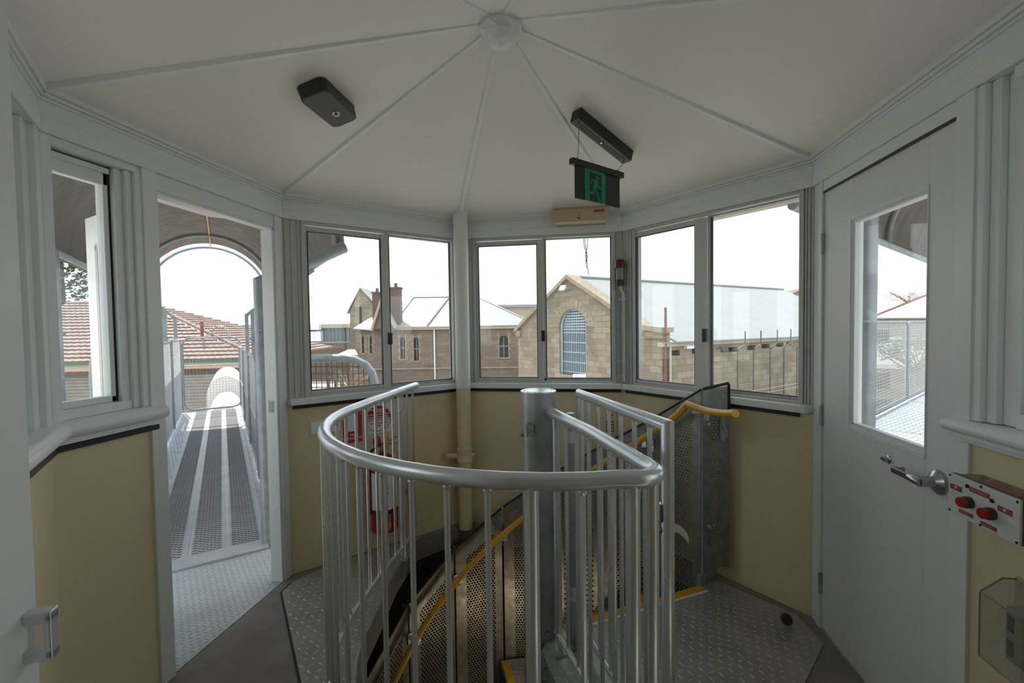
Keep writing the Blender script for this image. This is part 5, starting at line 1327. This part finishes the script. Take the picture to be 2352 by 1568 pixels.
# guard spikes in front of the aisle wall
for i, (px_, yt) in enumerate(((1678, 760), (1714, 759), (1752, 757), (1783, 756), (1813, 756), (1838, 755))):
    s_, dep = Fs.s_of(px_); z1 = Fs.sz(px_, yt)[1]; zk = Fs.sz(px_, yt+30)[1]; zk2 = Fs.sz(px_, yt+42)[1]
    mb = MB(); mb.tube([Fs.P(s_-0.28, GZ+.4, 0.55), Fs.P(s_-0.28, zk2, 0.55), Fs.P(s_, zk, 0.75), Fs.P(s_, z1, 0.75)], 0.03, 6)
    tag(mb.build('fence_spike', STEELD), 'cranked steel fence post in front of the long stone wall, %s from the left' % ['first', 'second', 'third', 'fourth', 'fifth', 'sixth'][i], 'fence post', 'cranked fence posts along the stone wall')
mb = MB()
for py0, py1 in ((905, 872), (915, 880)):
    mb.tube([Fs.P(Fs.s_of(1640)[0], Fs.sz(1640, py0)[1], 0.6), Fs.P(Fs.s_of(1842)[0], Fs.sz(1842, py1)[1], 0.6)], 0.012, 4)
tag(mb.build('fence_wire', MESHW), 'thin fence wires strung low between the cranked posts', 'wire')
mb = MB(); a = ld(1.0, 23, -1.75); 
Fl = Fac((-2.2, 24.5), (3.6, 17.0)); mb.hexa([Fl.P(0, -1.62, 0), Fl.P(Fl.L, -1.55, 0), Fl.P(Fl.L, -1.40, -2.2), Fl.P(0, -1.5, -2.2)], [Fl.P(0, -1.55, 0), Fl.P(Fl.L, -1.48, 0), Fl.P(Fl.L, -1.33, -2.2), Fl.P(0, -1.43, -2.2)])
tag(mb.build('lean_to_roof', ROOFW), 'low pale metal roof in front of the chapel wall', 'roof')
mb = MB(); p = at(1330, 866, 12); mb.box(p, (0.36, 0.2, 0.14)); mb.box(p+Vector((0, 0, -0.12)), (0.2, 0.12, 0.12)); mb.tube([p-Vector((0.1, 0, 0.1)), p-Vector((0.1, 0, 5.2))], 0.04, 8)
tag(mb.build('pole_lamp', SIGNW, bev=0.03), 'white floodlight head on a pole just outside the back window', 'lamp')

# ---------------------------------------------------------------- hall block behind (left and centre windows)
Fh = Fac((-14.6, 40), (1.5, 40)); ht = thing('sandstone_hall', 'brown sandstone hall with pale metal roofs and narrow arched windows', 'building', ld(-6, 42, GZ))
holes = []; dims = []
for q in ((831, 837, 772, 811), (849, 855, 772, 812), (919, 930, 774, 824), (950, 961, 775, 828), (1147, 1167, 770, 820)):
    h, dm = lancet(Fh, ht, *q); holes.append(h); dims.append(dm)
zE = Fh.sz(950, 751)[1]
Fh.wall([(0, GZ), (Fh.L, GZ), (Fh.L, zE), (0, zE)], holes, 0.5, STONEB, 'front_wall', ht)
for h, dm in zip(holes, dims): add_pane(Fh, ht, h, dm)
mb = MB()
for c, w, z0, z1 in dims:
    for i in range(7):
        zz = z0+(z1-z0)*i/6.2; ww = 0.10 if i % 2 else 0.2; Fh.box(mb, c-w/2-ww, c-w/2-0.01, zz, zz+(z1-z0)/6.6, -0.01, 0.02); Fh.box(mb, c+w/2+0.01, c+w/2+ww, zz, zz+(z1-z0)/6.6, -0.01, 0.02)
mb.build('window_quoins', STONED, ht)
mb = MB(); Fh.box(mb, 0, Fh.L, Fh.sz(960, 848)[1], Fh.sz(960, 844)[1], 0, 0.12); mb.build('string_course', STONED, ht)
sp = Fh.s_of(998)[0]; mb = MB(); mb.tube([Fh.P(sp, GZ, 0.1), Fh.P(sp, zE, 0.1)], 0.07, 8); mb.build('downpipe', SIGNW, ht)
mb = MB(); Fh.box(mb, Fh.s_of(905)[0], Fh.L, zE-0.25, zE+0.05, 0, 0.35); mb.build('fascia', TIMBER, ht)
def hp(px_, py_, back): k = 40+back; return at(px_, py_, k)
mb = MB(); bk = 6
eL, eR = hp(898, 752, -0.4), hp(1232, 745, -0.4); rL = ld(-10.3, 46, 5.0); rR = at(1096, 682, 46); rL = at(952, 684, 46)
roofslab(mb, [eL, eR, rR, rL]); roofslab(mb, [eR, ld(3.2, 52, eR.z), rR]); roofslab(mb, [rL, rR, ld(-3, 52, eR.z), ld(-12, 52, eR.z)]); roofslab(mb, [eL, rL, ld(-12, 52, eL.z)])
rf = mb.build('roof', ROOFW, ht, smooth=0)
mb = MB()
for a, b_ in ((eR, rR), (rL, rR), (eL, rL), (hp(982, 748, -0.3), at(1034, 683, 45.9))): mb.tube([a+Vector((0, 0, .04)), b_+Vector((0, 0, .04))], 0.06, 5)
mb.build('ridge_capping', RIDGE, ht)
# cross gable wing to the left
mb = MB(); g0, g1, ga_ = hp(854, 757, -1), hp(906, 750, -1), hp(876, 692, -1)
mb.hexa([g0, g1, ga_], [p+DH*5 for p in (g0, g1, ga_)]); mb.build('cross_gable', STONEB, ht, smooth=0)
mb = MB()
for a, b_ in ((hp(852, 759, -1.3), hp(876, 690, -1.3)), (hp(876, 690, -1.3), hp(908, 752, -1.3))):
    roofslab(mb, [a, b_, b_+DH*6, a+DH*6], 0.12)
a, b_, c = hp(811, 754, -0.5), hp(853, 757, -0.5), at(862, 727, 43); roofslab(mb, [a, b_, c, at(850, 730, 43)])
mb.build('gable_roof', ROOFW, ht, smooth=0)
mb = MB(); mb.tube([hp(853, 759, -1.4), hp(876, 692, -1.4), hp(907, 753, -1.4)], 0.12, 4); mb.build('gable_barge', TIMBER, ht)
# rear gable
Fg = Fac((-18.2*1.0, 50.0), (-15.2, 50.0)); Fg = Fac(((805-1176)/F_PX*50, 50), ((864-1176)/F_PX*50, 50))
zg = Fg.sz(806, 715)[1]; sg_, zgt = Fg.sz(830, 662); zgr = Fg.sz(860, 706)[1]
h, dm = lancet(Fg, ht, 826, 833, 704, 745)
Fg.wall([(0, GZ), (Fg.L, GZ), (Fg.L, zgr), (sg_, zgt), (0, zg)], [h], 0.5, STONE, 'rear_gable', ht); add_pane(Fg, ht, h, dm, sill=False, sash=False)
mb = MB(); roofslab(mb, [Fg.P(sg_, zgt+.1, .1), Fg.P(Fg.L+0.8, zgr-.5, .1), Fg.P(Fg.L+0.8, zgr-.5, -8), Fg.P(sg_, zgt+.1, -8)], .15); roofslab(mb, [Fg.P(sg_, zgt+.1, .1), Fg.P(-0.3, zg-.1, .1), Fg.P(-0.3, zg-.1, -8), Fg.P(sg_, zgt+.1, -8)], .15); mb.build('rear_roof', ROOFW, ht, smooth=0)
for px0, px1, y0, y1, dep in ((860, 878, 673, 735, 42), (901, 923, 662, 748, 40.5)):
    a = at((px0+px1)/2, y0, dep); b_ = at((px0+px1)/2, y1, dep); w = (px1-px0)/F_PX*dep
    mb = MB(); mb.box(((a.x+b_.x)/2, (a.y+b_.y)/2, (a.z+b_.z)/2), (w, w, a.z-b_.z), x=RH); mb.box((a.x, a.y, a.z), (w*1.2, w*1.2, 0.14), x=RH); mb.lathe((a.x, a.y, a.z+0.05), (0, 0, 1), [(0.16, 0), (0.13, 0.4)], 10); mb.build('chimney', BRICK, ht, smooth=0)
# flat roofed building far left
Ff = Fac(((690-1176)/F_PX*52, 52), ((812-1176)/F_PX*52, 52)); ft = thing('flat_roofed_building', 'distant flat roofed building with a dark glazed front, left window', 'building', Ff.P(2, GZ))
def fz(y): return Ff.sz(760, y)[1]
mb = MB(); Ff.box(mb, 0, Ff.L, GZ, fz(784), -6, 0); mb.build('wall', BRICKD, ft, smooth=0)
mb = MB(); Ff.box(mb, 0, Ff.L, fz(784), fz(753), -5, -0.3); mb.build('glazing', WINB, ft)
mb = MB()
for i in range(14): s_ = Ff.L*(i+.5)/14; Ff.box(mb, s_-.03, s_+.03, fz(784), fz(753), -0.3, -0.2)
mb.build('mullions', CLAD, ft)
mb = MB(); Ff.box(mb, 0, Ff.L, fz(753), fz(744), -6, 0.2); mb.build('roof_edge', TIMBER, ft)
mb = MB(); Ff.box(mb, 0, Ff.s_of(741)[0], fz(757), fz(744), 0.2, 0.9); Ff.box(mb, 0, Ff.s_of(741)[0], fz(783), fz(760), -0.2, 0.5); mb.build('plant_box', SIGNW, ft)
mb = MB(); Ff.box(mb, 0, Ff.L+1, fz(788), fz(784), 0, 0.15); mb.build('parapet', RIDGE, ft)
# porch roof & yard clutter
a, b_, c = at(770, 815, 36), at(822, 815, 36), at(815, 802, 38)
mb = MB(); roofslab(mb, [a, b_, c, at(800, 802, 38)]); tag(mb.build('porch_roof', ROOFW, smooth=0), 'small white porch roof at the foot of the sandstone hall', 'roof')
for i, px_ in enumerate((752, 768, 781, 800, 826)):
    a = at(px_, 832+i % 2*6, 30); mb = MB(); mb.tube([(a.x, a.y, GZ), (a.x, a.y, a.z)], 0.10, 6)
    tag(mb.build('timber_post', BARK), 'old timber post standing in the yard below the left window, %s from the left' % ['first', 'second', 'third', 'fourth', 'fifth'][i], 'post', 'timber posts in the yard')
def twigs(name, base, h, w, n, m, r=0.02, label='', cat='tree', leaf=None, seed=1):
    rnd = random.Random(seed); t_ = thing(name, label, cat, base); mb = MB(); b0 = V3(base); mb.tube([b0, b0+Vector((0, 0, h*0.35))], r*2.2, 6)
    tips = []
    for i in range(n):
        a = rnd.uniform(0, 2*PI); e_ = rnd.uniform(0.25, 1.0); p = b0+Vector((0, 0, h*rnd.uniform(.15, .4))); q_ = p+Vector((math.cos(a)*w*e_*.5, math.sin(a)*w*e_*.5, h*rnd.uniform(.2, .4))); s_ = q_+Vector((math.cos(a)*w*.25*rnd.uniform(-.4, 1), math.sin(a)*w*.25, h*rnd.uniform(.0, .28)))
        mb.tube([p, q_, s_], r, 4, r2=r*.3); tips += [q_, s_, (q_+s_)/2]
        for k_ in range(2):
            s2 = q_+Vector((rnd.uniform(-.2, .2)*w, rnd.uniform(-.2, .2)*w, rnd.uniform(-.05, .2)*h)); mb.tube([q_, s2], r*.5, 3, r2=r*.2); tips.append(s2)
    mb.build('branches', m, t_)
    if leaf:
        mb = MB()
        for tp in tips:
            for k_ in range(leaf[1]):
                c = tp+Vector([rnd.gauss(0, leaf[2]) for _ in range(3)]); d1 = Vector([rnd.uniform(-1, 1) for _ in range(3)]).normalized(); d2 = d1.orthogonal().normalized(); s_ = leaf[3]
                mb.poly([c+d1*s_, c+d2*s_*.5, c-d1*s_, c-d2*s_*.5])
        o = mb.build('foliage', leaf[0], t_, smooth=0)
    return t_
a = at(800, 895, 26); twigs('bare_shrub', (a.x, a.y, a.z-0.5), 2.2, 2.6, 24, FOLB, 0.03, 'tangled bare pale shrub in the yard below the left window', 'shrub', seed=4)
a = at(2085, 705, 60); mbt = MB(); mbt.tube([(a.x, a.y, GZ), (a.x, a.y, a.z)], 0.12, 6); tt_ = twigs('distant_tree', (a.x, a.y, a.z-0.3), 2.9, 4.4, 30, FOLB, 0.03, 'small dry tree above the pale roof seen through the door glass', 'tree', leaf=(FOLB, 4, .25, .10), seed=2); mbt.build('trunk', BARK, tt_)
# norfolk pine, left
t = thing('tall_pine', 'dark pine with tiered branches seen through the narrow left window', 'tree', at(165, 770, 38))
rnd = random.Random(5); base = at(150, 770, 38); mb = MB(); mb.tube([(base.x, base.y, GZ), (base.x, base.y, 9.5)], 0.3, 8, r2=0.08); mb.build('trunk', BARK, t)
mb = MB()
for j in range(12):
    zb_ = 2.6+j*0.62; rr2 = 3.6-j*0.22
    for i in range(9):
        a = 2*PI*i/9+j*.4; tip = Vector((base.x+math.cos(a)*rr2, base.y+math.sin(a)*rr2, zb_+.5)); st = Vector((base.x, base.y, zb_))
        for q in range(26):
            f_ = 0.35+0.65*q/26; c = st.lerp(tip, f_)+Vector([rnd.gauss(0, .13) for _ in range(3)]); d1 = Vector([rnd.uniform(-1, 1), rnd.uniform(-1, 1), rnd.uniform(-.3, .3)]).normalized(); d2 = d1.orthogonal().normalized(); mb.poly([c+d1*.16, c+d2*.10, c-d1*.16, c-d2*.10])
mb.build('foliage', FOL, t, smooth=0)

t = thing('far_gable_house', 'far house with a red edged pale gable above the end of the chapel roof', 'building', at(1840, 700, 52))
mb = MB(); a_, b_, c_ = at(1790, 690, 52), at(1843, 663, 52), at(1900, 694, 52); mb.hexa([a_, c_, Vector((c_.x, c_.y, GZ)), Vector((a_.x, a_.y, GZ))], [p+DH*5 for p in (a_, c_, Vector((c_.x, c_.y, GZ)), Vector((a_.x, a_.y, GZ)))]); mb.hexa([a_, b_, c_], [p+DH*5 for p in (a_, b_, c_)]); mb.build('wall', CLAD, t, smooth=0)
mb = MB(); roofslab(mb, [a_-DH*.3, b_-DH*.3, b_+DH*5, a_+DH*5], .15); roofslab(mb, [b_-DH*.3, c_-DH*.3, c_+DH*5, b_+DH*5], .15); mb.build('roof', EAVE, t, smooth=0)
mb = MB(); mb.tube([a_-DH*.4, b_-DH*.4, c_-DH*.4], .10, 4); mb.build('barge_board', BRICKR, t)

# ---------------------------------------------------------------- tiled house beyond the left walkway
ht2 = thing('tiled_house', 'house with a weathered terracotta tiled hip roof beyond the left walkway', 'building', at(450, 900, 17))
e0 = at(-140, 838, 16.5); e1 = at(596, 834, 18.0); zE2 = 0.36; e0.z = zE2; e1.z = zE2
ex = (e1-e0); Lh = ex.length; ex.normalize(); bkd = Vector((-ex.y, ex.x, 0)); 
if bkd.dot(DH) < 0: bkd = -bkd
rise = 2.6; run = 5.6
def tiled(mb, A, X, n, Lx0, Lx1, trim0, trim1, run, rise, tw=0.24, tc=0.34):
    """sawtooth tile courses; trim0/1 give the left/right limits as functions of v (0..1)"""
    nc = int(math.hypot(run, rise)/tc); nrm = (n*(-rise)+Vector((0, 0, run))).normalized()
    for j in range(nc):
        v0, v1 = j/nc, (j+1)/nc; a0, a1 = trim0((v0+v1)/2), trim1((v0+v1)/2)
        nt = max(1, int((a1-a0)/(tw/4)))
        r0 = []; r1 = []; rb = []
        for i in range(nt+1):
            s_ = a0+(a1-a0)*i/nt; hgt = 0.028*abs(math.sin(PI*s_/tw))
            p0 = A+X*s_+n*run*v0+Vector((0, 0, rise*v0)); p1 = A+X*s_+n*run*v1+Vector((0, 0, rise*v1))
            r0.append(mb.vert(p0+nrm*(0.085+hgt))); r1.append(mb.vert(p1+nrm*(0.02+hgt))); rb.append(mb.vert(p0))
        for i in range(nt): mb.face((r0[i], r0[i+1], r1[i+1], r1[i])); mb.face((rb[i], rb[i+1], r0[i+1], r0[i]))
mb = MB(); hipx = 7.6
tiled(mb, e0, ex, bkd, 0, Lh, lambda v: 0, lambda v: Lh-hipx*v, run, rise)
mb.build('front_roof', TILE, ht2, smooth=0)
mb = MB(); tiled(mb, e1, bkd, -ex, 0, 0, lambda v: run*v, lambda v: 11.2-run*v, hipx, rise); mb.build('hip_roof', TILE, ht2, smooth=0)
mb = MB(); a = e1; b_ = e1-ex*hipx+bkd*run+Vector((0, 0, rise)); n = 26
for i in range(n):
    p = a.lerp(b_, i/n); q = a.lerp(b_, (i+1.05)/n); mb.tube([p+Vector((0, 0, .09)), q+Vector((0, 0, .07))], 0.10, 6)
c = e0+bkd*run+Vector((0, 0, rise)); n = 50
for i in range(n):
    p = c.lerp(b_, i/n); q = c.lerp(b_, (i+1.05)/n); mb.tube([p+Vector((0, 0, .05)), q+Vector((0, 0, .03))], 0.10, 6)
mb.build('ridge_tiles', TILE, ht2)
mb = MB(); mb.box((e0+e1)/2+Vector((0, 0, -.02))-bkd*.06, (Lh+.1, 0.14, 0.10), x=ex); mb.build('gutter', TRIMG, ht2)
mb = MB(); mb.box((e0+e1)/2+Vector((0, 0, -.20))-bkd*.0, (Lh, 0.04, 0.24), x=ex); mb.build('fascia', TIMBER, ht2)
mb = MB(); w0 = e0+bkd*0.5; w1 = e1+bkd*.5-ex*.4; mb.box((w0+w1)/2+Vector((0, 0, -2.45)), ((w1-w0).length, 0.2, 4.3), x=ex)
mb.build('wall', CLAD, ht2)
mb = MB()
for i in range(26): mb.box((w0+w1)/2-bkd*.12+Vector((0, 0, -0.62-i*0.13)), ((w1-w0).length, 0.03, 0.10), x=ex, z=(Vector((0, 0, 1))-bkd*.35))
mb.build('wall_boards', CLAD, ht2, smooth=0)
mb = MB(); mb.box((w0+w1)/2-bkd*.13+Vector((0, 0, -0.42)), ((w1-w0).length, 0.06, 0.18), x=ex); mb.build('wall_band', BRICKR, ht2)
mb = MB(); mb.box((w0+w1)/2-bkd*.15+Vector((0, 0, -0.56)), ((w1-w0).length, 0.06, 0.08), x=ex); mb.build('green_band', TRIMG, ht2)
mb = MB(); p = at(465, 738, 19); mb.tube([(p.x, p.y, 1.2), (p.x, p.y, p.z)], 0.06, 8); mb.build('flue', BRICKR, ht2)
# brick building at the right edge of the doorway view
t = thing('brick_house', 'red brick house corner beyond the right side of the left walkway', 'building', at(594, 760, 24))
a = at(580, 712, 24); mb = MB(); a = at(577, 714, 32); cc = a+RH*0.75+DH*1.0; mb.box((cc.x, cc.y, (a.z+GZ)/2), (1.5, 2, a.z-GZ), x=RH); mb.build('wall', BRICK, t, smooth=0)
# distant pale buildings on the skyline
for nm, lb_, px0, px1, y0, y1, dep in (('distant_house', 'pale flat roofed house on the skyline beyond the tiled roof', 503, 560, 746, 800, 60), ('distant_shed', 'long low distant shed behind the sandstone hall', 1100, 1236, 700, 760, 66)):
    F_ = Fac(((px0-1176)/F_PX*dep, dep), ((px1-1176)/F_PX*dep, dep)); t = thing(nm, lb_, 'building', F_.P(1, GZ)); mb = MB(); z1 = F_.sz((px0+px1)/2, y0+6)[1]; F_.box(mb, 0, F_.L, GZ, z1, -5, 0); mb.build('wall', TIMBER, t)
    mb = MB(); zt2 = F_.sz((px0+px1)/2, y0)[1]; F_.box(mb, -0.3, F_.L+.3, z1, zt2, -5.5, 0.4); mb.build('roof', ROOFW, t)
t = thing('market_umbrella', 'pale peaked canvas shade on the skyline beyond the tiled roof', 'shade', at(528, 765, 45)); mb = MB(); a = at(528, 752, 45); bs = [at(503, 764, 45), at(553, 763, 45)]
mb.hexa([bs[0]-DH*1.2, bs[1]-DH*1.2, bs[1]+DH*1.2, bs[0]+DH*1.2], [a+Vector((.05*i, .05*j, 0)) for i, j in ((-1, -1), (1, -1), (1, 1), (-1, 1))]); mb.build('canopy', ROOFW, t, smooth=0)
mb = MB(); mb.tube([(a.x, a.y, GZ), a], 0.05, 6); mb.build('pole', GALVO, t)
# curved pipe handrail on the house roof side
mb = MB(); c = at(506, 772, 19.5); P = [c+RH*0.39*math.cos(R_(a))+Vector((0, 0, 0.45*math.sin(R_(a)))) for a in range(0, 181, 20)]; P = [P[0]-Vector((0, 0, 1.2))]+P+[P[-1]-Vector((0, 0, 1.2))]; mb.tube(P, 0.032, 8); tag(mb.build('hoop_rail', GALVO), 'hooped pipe rail standing on the tiled roof', 'rail')
# sunlit lower vault beyond the end barrier
t = thing('lower_canopy', 'bright white barrel vaulted canopy below the far end of the left walkway', 'canopy', T(12, -1.0, -0.2))
VA = mat('sunlit_white_sheet', (0.55, 0.54, 0.50), 0.6)
for (p0, p1, r0, nm) in ((at(508, 935, 9.9), at(517, 905, 12.6), 0.36, 'front_vault'), (at(514, 908, 12.3), at(520, 900, 15.5), 0.44, 'rear_vault')):
    z0 = -0.60 if nm == 'front_vault' else -0.28; p0.z = z0; p1.z = z0; d = (p1-p0).normalized(); s_ = d.cross(Vector((0, 0, 1))).normalized(); mb = MB(); R0 = []; R1 = []
    for i in range(17):
        a = PI*i/16; o = s_*r0*math.cos(a)+Vector((0, 0, r0*math.sin(a)*1.25)); R0.append(p0+o); R1.append(p1+o)
    R0 = [p0+s_*r0-Vector((0, 0, 2.4))]+R0+[p0-s_*r0-Vector((0, 0, 2.4))]; R1 = [p1+s_*r0-Vector((0, 0, 2.4))]+R1+[p1-s_*r0-Vector((0, 0, 2.4))]
    mb.hexa(R0, R1); mb.build(nm, VA, t, smooth=40)
# guardrail with round bend outside the left window
t = thing('bent_guardrail', 'thick bent tube guardrail with square mesh outside the left window', 'guardrail', at(790, 900, 4.6))
mb = MB(); dg = 4.6
P = [at(640, 826, dg), at(700, 824, dg), at(790, 822, dg), at(815, 826, dg), at(838, 838, dg), at(853, 857, dg), at(860, 885, dg), at(864, 960, dg)]
mb.tube(P, 0.040, 16); mb.build('tube_frame', GALVO, t)
mb = MB()
for i in range(17):
    x = 650+i*12.2; top = 826 if x < 800 else 826+ (x-800)**2/70
    if top > 930: continue
    mb.tube([at(x, top, dg), at(x+2, 960, dg)], 0.0045, 4, cap=False)
for y in (842, 858, 874, 890, 906, 922, 938): mb.tube([at(645, y, dg), at(860 if y > 885 else 852, y, dg)], 0.0045, 4, cap=False)
mb.build('wire_mesh', BARK, t, smooth=0)
# cables hanging from the eaves outside the back window
mb = MB()
for x0, x1, x2, y2 in ((1343, 1349, 1353, 632), (1352, 1347, 1349, 618), (1346, 1351, 1347, 605)): mb.tube([at(x0, 520, 3.6), at(x0, 560, 3.6), at(x1, 590, 3.6), at(x2, y2, 3.6)], 0.0028, 6)
tag(mb.build('hanging_cable', CABLE), 'loose black cables dangling outside the top of the back window', 'cable')
# ---------------------------------------------------------------- right side, seen through the door glass
t = thing('pale_roofed_house', 'house with a pale hipped metal roof beyond the right walkway', 'building', at(2090, 760, 32))
e = [at(2008, 727, 32), at(2260, 727, 32), at(2300, 690, 38), at(2130, 690, 38)]
mb = MB(); roofslab(mb, [at(1998, 729, 32), at(2300, 727, 30), at(2300, 672, 38), at(2140, 672, 38)]); mb.build('roof', EAVE, t, smooth=0)
mb = MB(); a = at(2015, 729, 32.5); b_ = at(2300, 727, 32.5); mb.hexa([Vector((p.x, p.y, GZ)) for p in (a, b_, b_+DH*5, a+DH*5)], [Vector((p.x, p.y, a.z)) for p in (a, b_, b_+DH*5, a+DH*5)]); mb.build('wall', CLAD, t)
mb = MB(); mb.tube([at(1996, 731, 31.9), at(2140, 673, 37.9)], 0.10, 4); mb.build('barge_board', BRICKR, t)
t = thing('pale_shed', 'low pale shed with a flat roof below the right walkway', 'building', at(2060, 800, 18))
mb = MB(); a, b_ = at(1985, 755, 18), at(2200, 750, 17); mb.hexa([Vector((p.x, p.y, GZ)) for p in (a, b_, b_+DH*4, a+DH*4)], [Vector((p.x, p.y, .7)) for p in (a, b_, b_+DH*4, a+DH*4)]); mb.build('wall', SIGNW, t)
mb = MB(); mb.hexa([Vector((p.x, p.y, .7)) for p in (a-DH*.2, b_-DH*.2, b_+DH*4, a+DH*4)], [Vector((p.x, p.y, .82)) for p in (a-DH*.2, b_-DH*.2, b_+DH*4, a+DH*4)]); mb.build('roof', RIDGE, t)
t = thing('brown_outbuilding', 'brown stone outbuilding below the pale shed', 'building', at(2080, 870, 14))
mb = MB(); a, b_ = at(1990, 845, 14), at(2190, 840, 13); z1 = a.z; mb.hexa([Vector((p.x, p.y, GZ)) for p in (a, b_, b_+DH*2, a+DH*2)], [Vector((p.x, p.y, z1)) for p in (a, b_, b_+DH*2, a+DH*2)]); mb.build('wall', STONEB, t, smooth=0)
for i, (px_, py_, dep) in enumerate(((2008, 772, 12.5), (2003, 872, 10), (2000, 935, 8.5))):
    a = at(px_, py_, dep); mb = MB(); mb.box(a, (0.5, 0.4, 0.36), x=RH); mb.tube([a-Vector((0, 0, .1)), Vector((a.x, a.y, GZ))], .05, 6)
    for j in range(5): mb.box(a-DH*.21+Vector((0, 0, -.12+j*.06)), (0.44, 0.02, 0.02), x=RH)
    tag(mb.build('air_unit', BLKP2, smooth=0), 'dark air conditioning unit seen through the door glass, %s of three' % ['topmost', 'middle', 'lowest'][i], 'air unit', 'dark air units beyond the door')
a = at(2110, 815, 11.5); twigs('garden_shrub', (a.x, a.y, a.z-.8), 1.6, 2.4, 26, BARK, 0.02, 'green garden shrub beyond the right walkway', 'shrub', leaf=(FOL, 6, .12, .06), seed=9)
